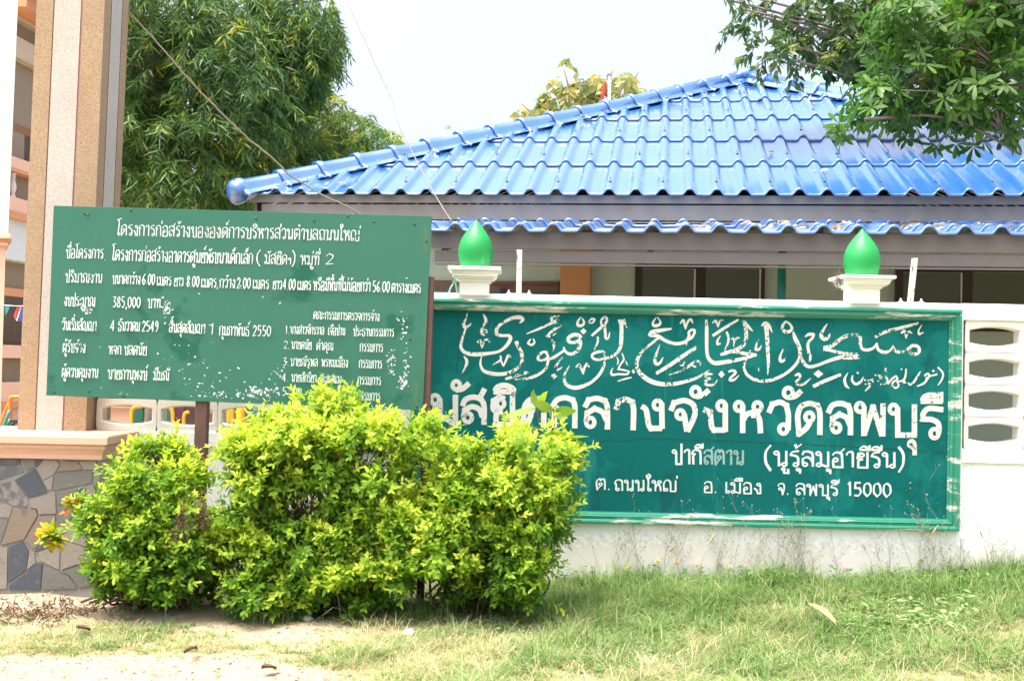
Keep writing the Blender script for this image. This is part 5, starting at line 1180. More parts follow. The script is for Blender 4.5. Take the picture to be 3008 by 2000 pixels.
drooping_tree('drooping_tree', 'drooping tree with ragged pointed tops and some yellow leaves, left of the open sky', 562, 5.8,
    [(863, 5, 16, 38), (868, 60, 30, 40), (949, 0, 14, 34), (953, 50, 26, 40), (962, 105, 32, 36), (930, 150, 55, 55), (895, 210, 42, 75), (860, 150, 55, 80), (775, 0, 30, 50), (790, 110, 60, 120), (840, 290, 50, 60), (915, 110, 40, 50)],
    1100, .38, .14, .020, M['mast'], dep=.7, hor=.34, droop=.85, tint=(.42, .22), yellow=.025, trunk_r=.085, group='drooping trees behind the wall')
drooping_tree('drooping_tree', 'lower bushy drooping tree with paler leaves, above the left end of the blue roof', 900, 7.6,
    [(985, 290, 14, 34), (985, 345, 32, 38), (940, 400, 70, 60), (1045, 385, 55, 34), (1105, 412, 42, 32), (1140, 440, 36, 20), (820, 420, 110, 90), (900, 490, 120, 70), (760, 510, 120, 90), (1000, 470, 90, 50), (700, 560, 110, 70), (1150, 455, 24, 18)],
    1700, .46, .145, .020, M['mast'], dep=1.0, droop=.75, tint=(.55, .24), yellow=.015, trunk_r=.10, top_z=4.2, group='drooping trees behind the wall')
drooping_tree('dark_leaved_tree', 'darker tree with small hanging leaves, its thin branches reaching left over the roof ridge', 3900, 4.4,
    [(2108, -8, 26, 20), (2640, 50, 120, 80), (2580, 160, 60, 50), (2185, 28, 44, 20), (2235, 50, 36, 22), (2420, 45, 110, 45), (2330, 135, 100, 24), (2245, 155, 40, 16), (2430, 165, 80, 28), (2530, 80, 100, 90), (2360, -10, 130, 20), (2200, -10, 60, 12), (2340, 85, 30, 16), (2640, 140, 130, 140), (2860, 120, 160, 150)],
    560, .30, .155, .052, M['midleaf'], dep=.7, droop=.8, steps=6, tint=(.40, .25), yellow=.03, spread=.75, trunk_r=.22, top_z=6.0, limbs=13, limb_r=.011, hor=.55)
drooping_tree('broad_leaved_tree', 'sparse tree with big yellowing leaves rising behind the roof ridge', 1720, 15.5,
    [(1650, 300, 70, 45), (1730, 265, 70, 45), (1590, 345, 60, 30), (1830, 250, 45, 32), (1875, 212, 25, 16), (1657, 205, 12, 14), (1533, 305, 12, 14), (1620, 250, 20, 16), (1890, 275, 32, 14), (1780, 310, 80, 50), (1545, 355, 30, 14), (1790, 235, 30, 22), (1700, 230, 14, 14)],
    210, .5, .22, .13, M['teak'], dep=.8, droop=.9, steps=3, tint=(.5, .35), yellow=.08, spread=.8, trunk_r=.13, top_z=5.2, hor=.5)

# the near tree: whorls of blunt leaves at the twig ends
tree = tag(empty('whorled_tree', (float(at(3350, 1200, 1.2)[0]), 1.2, 0)), 'bright green tree with star shaped leaf whorls hanging over the roof at right', 'tree')
wb = [(2640, 70, 110, 85), (2790, 60, 190, 110), (2960, 190, 110, 200), (2690, 210, 150, 90), (2560, 290, 85, 55), (2830, 300, 150, 85), (2500, 365, 28, 30), (2620, 330, 80, 50), (2900, 390, 90, 45), (2700, 350, 90, 60), (2960, 20, 120, 80), (2760, 400, 60, 24, None, None, .6)]
nr = 620; P, d, r, k = blob_points(wb, nr, 1.5, .55, .5)
ax = nrm(d * (.8, .5, .5) + (-.15, -.10, .45) + rng.normal(0, .55, (nr, 3)))
PP, DD, NN, TT, LL, WW = [], [], [], [], [], []
for i in range(nr):
    m = rng.integers(6, 10); a = nrm(np.cross(ax[i], rng.normal(size=3))); b_ = np.cross(ax[i], a); tt = rng.normal(.36, .2)
    for j in range(m):
        q = 2 * math.pi * j / m + rng.normal(0, .2); rad = math.cos(q) * a + math.sin(q) * b_
        PP.append(P[i] + rad * .006); DD.append(nrm(rad * 1.0 + ax[i] * rng.uniform(.2, .8) - Z3 * rng.uniform(.1, .7))); NN.append(ax[i] + rng.normal(0, .12, 3)); TT.append(tt + rng.normal(0, .12)); LL.append(rng.uniform(.075, .165)); WW.append(rng.uniform(.026, .044))
leaves('crown', PP, DD, NN, LL, WW, np.array(TT), M['whorl'], tree, prof=((.15, .32), (.45, .8), (.72, 1.0), (.92, .62)), droop=.18, fold=.05)
g = MB(); tx = at(3350, 1200, 1.2)[0]
g.tube([(tx, 1.2, -.2), (tx - .05, 1.2, 1.2), (tx + .03, 1.2, 2.6), (tx - .1, 1.25, 4.2), (tx - .2, 1.2, 5.5)], [.17, .14, .12, .09, .04], 10); g.build('trunk', M['bark'], tree)
g = MB()
forks = [np.array(at(3050, 60, 1.4)), np.array(at(2960, 240, 1.3)), np.array(at(3020, -60, 1.6)), np.array(at(2940, 380, 1.3))]
for fk in forks: limb_to(g, (tx - .1, 1.2, max(1.8, fk[2] - .7)), fk, .045, .014, .12)
for i in range(nr):
    fk = forks[int(np.argmin([np.linalg.norm(P[i] - f) for f in forks]))]
    if i % 9 == 0: limb_to(g, fk, P[i], .008, .003, .10, 7)
for pts in ([(3000, 455), (2850, 370), (2730, 340), (2640, 345), (2540, 350)], [(2760, 300), (2700, 240), (2640, 265)], [(3020, 10), (2900, 2), (2840, 4)]):
    g.tube(catmull(np.array([at(x, y, 1.35) for x, y in pts]), 5), .012 if pts[0][1] > 20 else .03, 6)
g.build('limbs', M['bark'], tree)

# ---- golden hedge shrubs
def shrub(label, blobs, nsh, base_px, Y=-0.98, dep=.30, yel=0.0):
    b0 = atz(base_px[0], base_px[1], .02); e = tag(empty('golden_shrub', tuple(b0)), label, 'shrub', 'golden hedge shrubs before the wall')
    nc = nsh // 13; Pc, dc, rc, kc = blob_points(blobs, nc, Y, dep, .62, 37)
    ci = rng.integers(0, nc, nsh); P = Pc[ci] + rng.normal(0, .036, (nsh, 3)); d = nrm(dc[ci] + rng.normal(0, .25, (nsh, 3))); r = rc[ci]
    ok = P[:, 2] > .05; P, d, r = P[ok], d[ok], r[ok]; n = len(P)
    ax = nrm(d * (.75, .75, .4) + rng.normal(0, .35, (n, 3)) + (0, -.15, .62)); ln = rng.uniform(.09, .19, n) * np.where((rng.random(n) < .07) & (d[:, 2] > .2), 1.5, 1)
    pairs = 6
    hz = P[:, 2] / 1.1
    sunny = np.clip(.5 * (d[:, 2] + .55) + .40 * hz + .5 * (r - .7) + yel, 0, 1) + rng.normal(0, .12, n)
    a = nrm(np.cross(ax, rng.normal(size=(n, 3)))); b_ = np.cross(ax, a)
    PP, DD, NN, TT, LL, WW = [], [], [], [], [], []
    for j in range(pairs):
        t = (j + .5) / pairs; rot = (j % 2) * math.pi / 2 + rng.normal(0, .25, n)
        for sg in (0, math.pi):
            rad = np.cos(rot + sg)[:, None] * a + np.sin(rot + sg)[:, None] * b_
            c = P + ax * (ln * t)[:, None] - Z3 * (.04 * t * t)
            dd = nrm(rad * (1.05 - .55 * t) + ax * (.35 + .75 * t) + rng.normal(0, .16, (n, 3)) - Z3 * .16)
            PP.append(c); DD.append(dd); NN.append(nrm(ax + (0, -.1, .5) + rng.normal(0, .25, (n, 3))))
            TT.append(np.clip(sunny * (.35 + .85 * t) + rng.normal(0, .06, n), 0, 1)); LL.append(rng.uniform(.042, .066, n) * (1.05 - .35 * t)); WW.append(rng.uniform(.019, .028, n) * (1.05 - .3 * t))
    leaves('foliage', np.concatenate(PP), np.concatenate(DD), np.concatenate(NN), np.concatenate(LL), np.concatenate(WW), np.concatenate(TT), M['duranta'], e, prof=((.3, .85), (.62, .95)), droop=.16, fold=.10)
    g = MB()
    for i in rng.choice(n, min(n, 150), replace=False):
        s = b0 + rng.normal(0, 1, 3) * (.16, .07, 0); m = s + (P[i] - s) * .5 + rng.normal(0, .06, 3)
        g.tube(catmull(np.array([s, m, P[i]]), 4), np.linspace(.008, .0025, 9), 4, cap=False)
    for i in rng.choice(n, min(n, 700), replace=False): g.tube([P[i] - ax[i] * .06, P[i] + ax[i] * ln[i]], [.002, .0012], 3, cap=False)
    g.build('stems', M['twig'], e); return e
shrub('smaller golden shrub beside the stone base, greener and open, with a thin upright top', [(398, 1285, 34, 36, -.85, .12), (430, 1270, 20, 30, -.85, .1), (492, 1250, 18, 40, -.85, .10), (450, 1330, 80, 50, -.85, .15), (440, 1400, 110, 60), (545, 1410, 60, 60), (330, 1420, 55, 50), (560, 1480, 80, 60), (330, 1500, 80, 60), (255, 1505, 40, 24, None, None, .4), (430, 1530, 140, 90), (560, 1590, 90, 80), (420, 1640, 120, 80), (540, 1690, 110, 60), (400, 1710, 110, 45), (620, 1580, 50, 60), (580, 1300, 22, 14, -.85, .08, .4)],
      2500, (450, 1770), yel=-.02)
shrub('largest golden shrub, bright yellow green, its top covering the corner of the notice board', [(945, 1180, 52, 48, -.85, .14), (1050, 1150, 20, 34, -.83, .06), (930, 1135, 20, 28, -.83, .06), (1040, 1200, 50, 40, -.85, .12), (850, 1230, 90, 45, -.86, .15), (735, 1275, 40, 34), (770, 1310, 110, 55), (900, 1290, 140, 70), (1060, 1270, 110, 60), (1180, 1265, 90, 45), (1270, 1250, 50, 40), (1230, 1320, 80, 50), (715, 1400, 36, 60, None, None, .6), (790, 1400, 90, 50), (950, 1380, 120, 45), (1120, 1390, 110, 50), (750, 1480, 60, 60), (1060, 1470, 110, 50), (880, 1530, 120, 40), (740, 1600, 90, 70), (880, 1600, 120, 60), (1050, 1560, 120, 60), (1170, 1520, 90, 80), (780, 1700, 100, 55), (930, 1680, 130, 60), (1090, 1660, 110, 70), (1190, 1640, 80, 70), (900, 1745, 150, 32), (1120, 1740, 110, 34)],
      4900, (950, 1780), yel=.08)
shrub('golden shrub at the right end of the hedge, rounded, against the teal sign', [(1330, 1330, 70, 50), (1440, 1310, 90, 45), (1560, 1295, 90, 40), (1640, 1330, 60, 55), (1690, 1390, 28, 26), (1390, 1420, 120, 60), (1540, 1420, 120, 60), (1640, 1440, 50, 60), (1330, 1530, 100, 70), (1460, 1530, 110, 60), (1580, 1520, 80, 70), (1370, 1640, 110, 60), (1500, 1640, 100, 60), (1580, 1640, 60, 60), (1300, 1610, 60, 90), (1410, 1715, 110, 36), (1540, 1715, 80, 34)],
      3100, (1440, 1760), yel=.10)

def leaf_list(name, label, cat, items, Y, mat, stems=(), stem_r=.004, group=None, tint=.6):
    """hand-placed leaves: base px, tip px, width px, depth change"""
    e = tag(empty(name, tuple(at(items[0][0], items[0][1], Y))), label, cat, group)
    P = np.array([at(i[0], i[1], Y + (i[5] if len(i) > 5 else 0)) for i in items]); T = np.array([at(i[2], i[3], Y + (i[6] if len(i) > 6 else -.03)) for i in items])
    D = T - P; L = np.linalg.norm(D, axis=1); W = np.array([i[4] for i in items]) * 1.35 * (Y + 7.8) / F; n = len(items)
    Nn = nrm(np.cross(D, np.cross(np.broadcast_to([0, -.6, 1.0], D.shape), D)) + rng.normal(0, .15, D.shape))
    leaves('foliage', P, D, Nn, L, W, tint + rng.normal(0, .2, n), mat, e, prof=((.12, .45), (.35, .95), (.6, .9), (.85, .45)), droop=.12, fold=.06)
    g = MB()
    for s in stems: g.tube(catmull(np.array([at(x, y, Y) for x, y in s]), 5), stem_r, 6)
    if stems: g.build('stem', M['twig'], e)
    return e
leaf_list('young_tree', 'thin sapling with large fresh green leaves poking out above the right hand shrub', 'sapling',
    [(1576, 1200, 1470, 1222, 26), (1580, 1198, 1562, 1146, 44, 0, .02), (1582, 1198, 1604, 1146, 40, 0, .0), (1626, 1206, 1568, 1180, 24, 0, -.12), (1628, 1204, 1693, 1210, 26), (1626, 1210, 1666, 1230, 30, .02, .05), (1627, 1203, 1634, 1188, 16), (1584, 1192, 1598, 1212, 22), (1640, 1280, 1600, 1312, 50, 0, -.12), (1632, 1282, 1662, 1264, 26), (1640, 1290, 1730, 1273, 16), (1650, 1284, 1702, 1294, 26), (1666, 1292, 1730, 1320, 26), (1640, 1282, 1610, 1268, 26, 0, -.1), (1648, 1290, 1662, 1312, 22), (1690, 1370, 1712, 1355, 18), (1700, 1380, 1722, 1378, 16)], -.72, M['young'],
    [[(1600, 1420), (1588, 1280), (1577, 1195)], [(1640, 1430), (1632, 1290), (1626, 1200)], [(1632, 1300), (1650, 1285), (1672, 1292)]], .0042)
def rosette(name, label, px, Y, nl, Lpx, Wpx, mat, stems, tint=.5, group=None):
    c = at(px[0], px[1], Y); e = tag(empty(name, tuple(c)), label, 'plant', group); sc = (Y + 7.8) / F
    d = nrm(rng.normal(size=(nl, 3)) * (1, .8, .7) + (0, -.25, .35)); P = c - Z3 * .01 + d * .015 + np.outer(rng.uniform(-.03, .03, nl), (0, 0, 1))
    leaves('foliage', P, d, nrm(rng.normal(size=(nl, 3)) * .4 + (0, -.3, 1)), Lpx * sc * rng.uniform(.7, 1.1, nl), Wpx * sc * rng.uniform(.8, 1.2, nl), tint + rng.normal(0, .3, nl), mat, e, prof=((.2, .6), (.5, 1), (.8, .7)), droop=.25, fold=.06)
    g = MB()
    for s in stems: g.tube(catmull(np.array([at(x, y, Y) for x, y in s]), 5), .0045, 6)
    g.build('stem', M['twig'], e)
rosette('croton', 'yellow and green croton tuft leaning out in front of the stone base', (150, 1572), -1.05, 70, 42, 17, M['croton'], [[(292, 1690), (268, 1620), (210, 1592), (152, 1575)]], .45, 'croton tufts')
rosette('croton', 'small upright yellow croton tuft beside the left edge of the smaller golden shrub', (222, 1478), -1.0, 45, 38, 15, M['croton'], [[(300, 1700), (262, 1600), (225, 1485)]], .55, 'croton tufts')

# ---- grass
def scatter(n, x0, x1, y0, y1):
    """ground points inside a photo window, even over the ground"""
    out = []; tot = 0
    while tot < n:
        X = rng.uniform(-6, 6, n * 2); Y = rng.uniform(-3.6, .0, n * 2); p = np.stack([X, Y, gz(X, Y)], 1); q = proj(p)
        ok = (q[:, 0] > x0) & (q[:, 0] < x1) & (q[:, 1] > y0) & (q[:, 1] < y1); out.append(p[ok]); tot += ok.sum()
    return np.concatenate(out)[:n]
def blades(name, P, H, W, lean, tint, mat, label, az=None):
    n = len(P); az = rng.uniform(0, 2 * math.pi, n) if az is None else az; hd = np.stack([np.cos(az), np.sin(az), np.zeros(n)], 1); s = np.stack([-np.sin(az), np.cos(az), np.zeros(n)], 1)
    V = np.zeros((n, 7, 3)); 
    for i, t in enumerate((0, .4, .75)):
        c = P + Z3 * (H * (t - .22 * lean * t * t))[:, None] + hd * (H * lean * t ** 1.8)[:, None]; w = (W * (1, .85, .5)[i] / 2)[:, None]
        V[:, 2 * i] = c - s * w; V[:, 2 * i + 1] = c + s * w
    V[:, 6] = P + Z3 * (H * (1 - .35 * lean))[:, None] + hd * (H * lean)[:, None]
    F_ = [[0, 1, 3, 2], [2, 3, 5, 4], [4, 5, 6]]; loop = np.concatenate([np.array(q) for q in F_]); loops = (loop[None] + (np.arange(n) * 7)[:, None]).ravel()
    tot = np.tile([4, 4, 3], n); start = np.concatenate([[0], np.cumsum(tot)[:-1]])
    me = bpy.data.meshes.new(name); me.vertices.add(n * 7); me.vertices.foreach_set('co', V.ravel()); me.loops.add(len(loops)); me.loops.foreach_set('vertex_index', loops.astype(np.int32))
    me.polygons.add(len(tot)); me.polygons.foreach_set('loop_start', start.astype(np.int32)); me.polygons.foreach_set('loop_total', tot.astype(np.int32)); me.update(calc_edges=True)
    a = me.attributes.new('tint', 'FLOAT', 'POINT'); a.data.foreach_set('value', np.repeat(np.clip(tint, 0, 1), 7).astype(np.float32)); me.materials.append(mat)
    o = bpy.data.objects.new(name, me); COL.objects.link(o); tag(o, label, 'grass', kind='stuff'); return o
def patchy(P, s, ph): return .5 + .25 * np.sin(P[:, 0] * s + ph) * np.cos(P[:, 1] * s * 1.3 - ph) + .25 * np.sin(P[:, 0] * s * 2.3 - P[:, 1] * s * 1.9 + 2 * ph)
C = scatter(33000, -300, 3950, 1640, 2060)
c = cover(C); keep = rng.random(len(C)) < np.clip(c, 0.035, 1) ** 1.3 * np.clip(1.7 * patchy(C, 3.1, .7) + .5 * patchy(C, 13, 1.) - .2, .08, 1); C = C[keep]; c = c[keep]
q = proj(C); right = sstep(1200, 1900, q[:, 0]); farw = sstep(-2.2, -.3, C[:, 1]); nt = len(C)
th = rng.gamma(3.2, .014, nt) * (.5 + .7 * c) * (.7 + .8 * right * farw) * (.4 + 1.2 * patchy(C, 5, 2.) ** 1.5); m = rng.integers(5, 13, nt)
td = .44 + .34 * patchy(C, 2.2, 4.) - .20 * farw * right + .08 * (1 - right) + rng.normal(0, .16, nt); td[rng.random(nt) < .08] += .35
ti = np.repeat(np.arange(nt), m); n = len(ti); az = rng.uniform(0, 2 * math.pi, n); rr = rng.uniform(.002, .022, n)
P = C[ti] + np.stack([np.cos(az) * rr, np.sin(az) * rr, np.zeros(n)], 1); P[:, 1] = np.minimum(P[:, 1], -.02)
blades('grass', P, th[ti] * rng.uniform(.5, 1.25, n) + .012, rng.uniform(.0022, .005, n), rng.uniform(.5, 2.2, n), td[ti] + rng.normal(0, .12, n), M['grass'], 'patchy short grass over the sandy verge', az + rng.normal(0, .5, n))
n = 5000; P = scatter(n, 900, 3160, 1700, 2060); P = P[cover(P) > .5]; n = len(P)
blades('dry_grass', P + Z3 * .01, rng.uniform(.04, .13, n), rng.uniform(.002, .0042, n), rng.uniform(1.0, 2.6, n), rng.uniform(.62, 1.05, n), M['grass'], 'dry straw blades lying tangled in the grass')
# longer tufts near the wall and under the shrubs
cx = np.concatenate([rng.uniform(1640, 3500, 380), rng.uniform(700, 1700, 60), rng.uniform(1500, 3060, 90), rng.uniform(2760, 3100, 40)]); cyp = np.concatenate([rng.uniform(1712, 1790, 380), rng.uniform(1765, 1810, 60), rng.uniform(1790, 1960, 90), rng.uniform(1690, 1800, 50)])
TP, TH_ = [], []
for x, y in zip(cx, cyp):
    b = atz(x, y, .03); b[1] = min(b[1], -.05); m = rng.integers(18, 46); TP.append(np.stack([b[0] + rng.normal(0, .05, m), np.minimum(b[1] + rng.normal(0, .04, m), -.03), np.zeros(m)], 1)); TH_.append(rng.choice([.07, .11, .16, .22], p=[.4, .3, .22, .08]) * rng.uniform(.4, 1.2, m))
P = np.concatenate(TP); P[:, 2] = gz(P[:, 0], P[:, 1]); n = len(P)
blades('tall_grass', P, np.concatenate(TH_) + .02, rng.uniform(.003, .006, n), rng.uniform(.15, 1.7, n), .42 + rng.normal(0, .24, n), M['grass'], 'longer grass tufts along the foot of the wall and hedge')
# low broad leaved ground cover
def herbs(n, x0, x1, y0, y1, L, label, name='ground_herbs', hmax=.07, tint=.5):
    C = scatter(n, x0, x1, y0, y1); PP, DD = [], []
    for p in C:
        if p[1] > -.04: continue
        m = rng.integers(5, 12); h = rng.uniform(.015, hmax); a = rng.uniform(0, 6.28, m)
        PP.append(p + np.stack([np.cos(a) * .012, np.sin(a) * .012, rng.uniform(.3, 1, m) * h], 1)); DD.append(np.stack([np.cos(a), np.sin(a), rng.uniform(-.1, .7, m)], 1))
    P, D = np.concatenate(PP), np.concatenate(DD); n = len(P)
    tag(leaves(name, P, D, nrm(rng.normal(size=(n, 3)) * .25 + (0, 0, 1)), L * rng.uniform(.6, 1.2, n), L * .42 * rng.uniform(.7, 1.2, n), tint + rng.normal(0, .22, n), M['herb'], prof=((.3, .9), (.65, .85)), droop=.25, fold=.08), label, 'weeds', kind='stuff')
herbs(950, 1450, 3060, 1690, 1990, .032, 'small broad leaved weeds among the grass near the wall')
herbs(130, 2480, 2860, 1765, 1880, .05, 'pale broad leaved weeds in the grass at right', 'pale_herbs', .10, .85)
herbs(150, 660, 1620, 1765, 1815, .045, 'dark seedlings at the foot of the golden hedge', 'hedge_seedlings', .08, .15)
herbs(190, 1640, 3040, 1700, 1745, .05, 'leafy weeds growing up against the white wall', 'wall_weeds', .16, .35)
# scattered dry bits on the sand
n = 2200; P = scatter(n, -50, 1700, 1745, 2040); P = P[P[:, 1] < -.56]; n = len(P)
tag(leaves('ground_litter', P + Z3 * .006, rdir(n) * (1, 1, .12), nrm(rng.normal(size=(n, 3)) * .3 + (0, 0, 1)), rng.uniform(.01, .045, n), rng.uniform(.003, .012, n), rng.random(n) * .5, M['litter'], droop=.2), 'dry leaf bits and twigs scattered over the sand', 'leaf litter', kind='stuff')

# ---- weeds one can tell apart
def groundpt(x, y): b = atz(x, y, .02); b[1] = min(b[1], -.04); b[2] = float(gz(b[0], b[1])); return b
def airy_mesh(h, seed):
    r = random.Random(seed); g = MB(); dots = []
    def br(p, d, L, rad, lev):
        pts = [p]; 
        for _ in range(4): d = nrm(d + np.array([r.gauss(0, .12), r.gauss(0, .12), .06])); pts.append(pts[-1] + d * L / 4)
        g.tube(pts, np.linspace(rad, rad * .6, 5) * .75, 3, cap=False)
        if lev == 0: dots.append(pts[-1]); return
        for i in range(1, 5):
            for _ in range(2 if lev == 1 else 1):
                if r.random() < .85: br(pts[i], nrm(d * .7 + np.array([r.gauss(0, .6), r.gauss(0, .6), r.random() * .4])), L * r.uniform(.28, .5), rad * .6, lev - 1)
    for _ in range(3): br(np.array([r.gauss(0, .02), r.gauss(0, .02), 0]), nrm(np.array([r.gauss(0, .18), r.gauss(0, .12), 1])), h, .0022, 2)
    k = MB()
    for d in dots: k.lathe([(0, -.005), (.0035, -.002), (.0035, .002), (0, .006)], d, 5)
    return g, k
airy = []
for i, h in enumerate((.34, .42, .50)):
    st_, sd = airy_mesh(h, i + 3); e = empty('airy_weed'); st_.build('stems', M['herb_stem'] if 'herb_stem' in M else M['sepal'], e); sd.build('seed_heads', M['sepal'], e); airy.append(e)
def copy_tree(o):
    c = o.copy(); COL.objects.link(c)
    for ch in o.children:
        d = ch.copy(); COL.objects.link(d); d.parent = c
    return c
spots = [(2330, 1710, 1), (2140, 1708, 2), (1880, 1710, 0), (1790, 1712, 1), (2560, 1708, 0), (2640, 1712, 2), (2820, 1700, 1), (2930, 1700, 0), (3000, 1700, 1), (1930, 1708, 1), (2190, 1712, 0), (2690, 1712, 1), (2725, 1712, 0), (2765, 1708, 2), (2860, 1690, 2), (2905, 1685, 2), (2950, 1690, 1), (2990, 1680, 2), (2425, 1705, 0), (2360, 1706, 0), (2290, 1704, 0), (2075, 1704, 0), (2240, 1705, 1), (1995, 1702, 0)]
used = set()
for x, y, k in spots:
    o = airy[k] if k not in used else copy_tree(airy[k]); used.add(k)
    p = groundpt(x, y); o.location = p; o.rotation_euler = (0, 0, rng.uniform(0, 6)); s = rng.uniform(.8, 1.1); o.scale = (s, s, s)
    tag(o, 'wispy dry weed with fine branching stems against the white wall', 'weed', 'wispy weeds along the wall')
def stalk(h, bend, seed):
    r = random.Random(seed); g = MB(); t = np.linspace(0, 1, 8); pts = np.stack([bend * h * t ** 2, np.zeros(8), h * t * (1 - .15 * abs(bend))], 1); g.tube(pts, np.linspace(.0022, .0014, 8), 4, cap=False)
    k = MB(); d = nrm(pts[-1] - pts[-2]); k.lathe([(0, -.004), (.005, .008), (.0062, .03), (.005, .05), (.002, .062), (0, .066)], pts[-1], 6, d)
    return g, k
sts = []
for i, (h, bd) in enumerate(((.24, .25), (.32, -.3), (.20, .5))):
    a, b_ = stalk(h, bd, i); e = empty('seed_stalk'); a.build('stem', M['straw'], e); b_.build('seed_head', M['straw'], e); sts.append(e)
used = set()
for i, (x, y) in enumerate([(1090, 1800), (1200, 1795), (1130, 1810), (1310, 1805), (1545, 1810), (1530, 1790), (1400, 1800), (1000, 1812), (1905, 1705), (2030, 1702), (2165, 1705), (2120, 1712), (1760, 1712), (1830, 1720), (2330, 1712), (2520, 1708), (2650, 1720), (2810, 1705), (2960, 1720), (2870, 1730)]):
    k = i % 3; o = sts[k] if k not in used else copy_tree(sts[k]); used.add(k); o.location = groundpt(x, y); o.rotation_euler = (0, 0, rng.uniform(-.7, .7) + (3.14 if rng.random() < .5 else 0)); s = rng.uniform(.8, 1.2); o.scale = (s, s, s)
    tag(o, 'straw coloured grass stalk with a bushy seed head standing above the grass', 'grass stalk', 'seed stalks in the grass')
def flower(name, mat, x, y, h, rad, label, group, petals=9):
    p = groundpt(x, max(y + 30, 1700)); top = at(x, y, p[1]); e = tag(empty(name, tuple(p)), label, 'flower', group)
    g = MB(); g.tube(catmull(np.array([p, (p + top) / 2 + rng.normal(0, .01, 3), top]), 4), .0018, 4); g.build('stem', M['grass_stem'] if 'grass_stem' in M else M['sepal'], e)
    g = MB()
    for ringk, (rr, zz) in enumerate(((1, .0), (.65, .006))):
        for j in range(petals):
            a = 2 * math.pi * (j + .5 * ringk) / petals; d = np.array([math.cos(a), math.sin(a), .55 + .3 * ringk]); d = nrm(d); s = np.cross(d, Z3); s = nrm(s)
            c = top + Z3 * zz; g.add([c, c + d * rad * rr * .6 - s * rad * .28, c + d * rad * rr, c + d * rad * rr * .6 + s * rad * .28], [(0, 1, 2, 3)])
    g.build('petals', M[mat], e)
for x, y, lab in ((1845, 1672, 'yellow flower nearest the golden hedge'), (1932, 1651, 'tallest yellow flower against the white wall'), (1988, 1656, 'small yellow flower right of the tallest one'), (2047, 1663, 'yellow flower in the middle of the row by the wall'), (2145, 1670, 'faint yellow flower at the right of the row'), (2192, 1700, 'low yellow flower sunk in the grass')):
    flower('yellow_flower', 'yellow_petal', x, y, .1, .024, lab, 'yellow flowers by the wall')
for x, y, lab in ((2488, 1675, 'bright pink flower, leftmost, beside a pale stone'), (2571, 1695, 'pink flower between two others in the grass'), (2613, 1697, 'pink flower at the right of the three, half open')):
    flower('pink_flower', 'pink_petal', x, y, .06, .024, lab, 'pink flowers by the wall')
flower('lilac_flower', 'lilac_petal', 2800, 1797, .05, .022, 'single lilac flower among the pale weeds at right', None, 5)
for x, y in ((1842, 1697), (1886, 1693), (1845, 1714), (2105, 1690)): flower('white_flower', 'cloth_white', x, y, .05, .010, 'tiny white flower in the grass near the hedge end', 'tiny white flowers', 6)

# ---- small things lying about
def fallen(name, label, cat, x0, y0, x1, y1, wpx, mat, lift=.03, prof=((.1, .4), (.35, .95), (.65, 1.0), (.9, .5))):
    a, b = atz(x0, y0, lift + .02), atz(x1, y1, lift); d = b - a; L = np.linalg.norm(d); g = MB(); s = nrm(np.cross(d, Z3)) ; W = wpx * (a[1] + 7.8) / F
    rows = [(0, .05)] + list(prof) + [(1, .05)]; V = []
    for t, w in rows:
        c = a + d * t + Z3 * (.10 * L * math.sin(t * 3.14)) + s * (.06 * L * math.sin(t * 5))
        for k, dz in ((-1, .012), (0, 0), (1, .014)): V.append(c + s * k * W * w * .5 + Z3 * dz)
    n = len(rows); U = [np.array(v) - Z3 * .002 for v in V]
    f = [(3 * i + j, 3 * i + j + 1, 3 * i + j + 4, 3 * i + j + 3) for i in range(n - 1) for j in range(2)]
    g.add(V + U, f + [tuple(3 * n + q for q in reversed(ff_)) for ff_ in f], 0, True); tag(g.build(name, mat), label, cat)
fallen('fallen_leaf', 'long pale fallen leaf lying on the grass at right', 'leaf', 2370, 1778, 2440, 1838, 30, M['pale_leaf'], .07)
fallen('fallen_leaf', 'brown curled leaf on the sand near the bottom edge', 'leaf', 768, 1962, 814, 1966, 40, M['dry'], .012)
fallen('fallen_leaf', 'dark brown curled leaf on the grass patch below the stone base', 'leaf', 224, 1844, 266, 1852, 36, M['dry'], .02)
fallen('fallen_leaf', 'thin grey brown leaf on the sand right of the grass patch', 'leaf', 540, 1918, 585, 1908, 16, M['dry'], .012)
def stone(name, label, x, y, r, mat):
    p = groundpt(x, y); g = MB(); prof = [(0, -.3 * r), (.8 * r, -.2 * r), (r, .05 * r), (.75 * r, .4 * r), (.35 * r, .55 * r), (0, .58 * r)]; g.lathe(prof, p + Z3 * .2 * r, 9)
    for i in range(len(g.v)): g.v[i] = tuple(np.array(g.v[i]) + rng.normal(0, .10 * r, 3))
    tag(g.build(name, mat), label, 'stone')
stone('pebble', 'white pebble in the grass below the long fallen leaf', 2325, 1905, .026, M['pebble'])
stone('pebble', 'pale stone against the wall foot beside the pink flowers', 2535, 1700, .055, M['pebble'])
stone('pebble', 'small grey stone at the edge of sand and grass below the largest shrub', 905, 1812, .035, M['pebble'])
stone('pebble', 'pale flat stone half buried in the grass below the right shrub', 1200, 1848, .04, M['pebble'])
stone('dirt_clod', 'dark clod of earth on the sand left of centre', 500, 1840, .022, M['dry'])
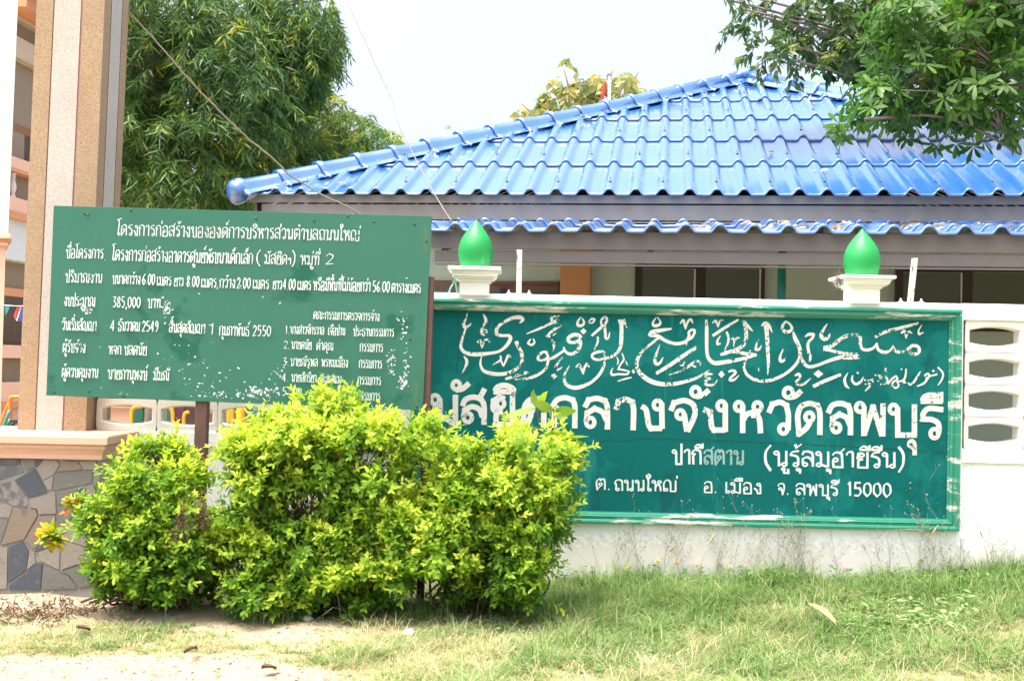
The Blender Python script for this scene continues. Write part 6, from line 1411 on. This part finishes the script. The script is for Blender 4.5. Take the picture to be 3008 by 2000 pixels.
stone('dirt_clod', 'dark clod of earth on the sand below the shrub gap', 568, 1822, .018, M['dry'])
p = groundpt(650, 1765); t_ = at(651, 1733, p[1]); e = tag(empty('mushroom', tuple(p)), 'single thin mushroom in the gap between the two left shrubs', 'mushroom')
g = MB(); g.tube([p, (p + t_) / 2 + (.003, 0, 0), t_], .0045, 6); g.build('stalk', M['mushroom'], e)
g = MB(); g.lathe([(0, .012), (.012, .009), (.021, 0), (.020, -.005), (0, -.002)], t_, 12); g.build('mushroom_cap', M['mushroom'], e)
def brush(name, label, blobs, nt, Y=None):
    """dead cut twigs with shrivelled leaves"""
    c = groundpt(blobs[0][0], blobs[0][1]); e = tag(empty(name, tuple(c)), label, 'dead twigs'); g = MB(); PP = []
    for x, y, rx in blobs:
        for _ in range(nt):
            p = groundpt(x + rng.normal() * rx * .5, y + rng.normal() * 10) if Y is None else at(x + rng.normal() * rx * .4, y + rng.normal() * rx, Y)
            d = nrm(np.array([rng.normal(), rng.normal() * .5, abs(rng.normal()) * .35 + .1])) if Y is None else nrm(np.array([.25 * rng.normal(), -.1, -1.0])); L = rng.uniform(.06, .2) if Y is None else .12
            pts = [p + d * L * q + rng.normal(0, .0025, 3) for q in np.linspace(0, 1, 5)]; g.tube(pts, np.linspace(.002, .001, 5), 3); PP += [pts[j] for j in (1, 2, 3, 4) for _ in range(2)]
    g.build('twigs', M['dry'], e); P = np.array(PP); n = len(P)
    leaves('shrivelled_leaves', P, rdir(n), rdir(n), rng.uniform(.018, .035, n), rng.uniform(.006, .012, n), rng.random(n) * .35, M['litter'], e, prof=((.3, .9), (.7, .8)), droop=.5)
brush('dead_twigs', 'heap of brown dead twigs lying on the sand before the stone base', [(60, 1800, 70), (160, 1808, 70), (130, 1790, 60), (250, 1790, 40), (30, 1775, 40)], 16)
brush('dead_sprig', 'reddish dead sprig hanging in the smaller golden shrub beside the post', [(535, 1500, 28), (525, 1530, 22), (575, 1470, 20), (610, 1480, 14)], 9, -1.3)
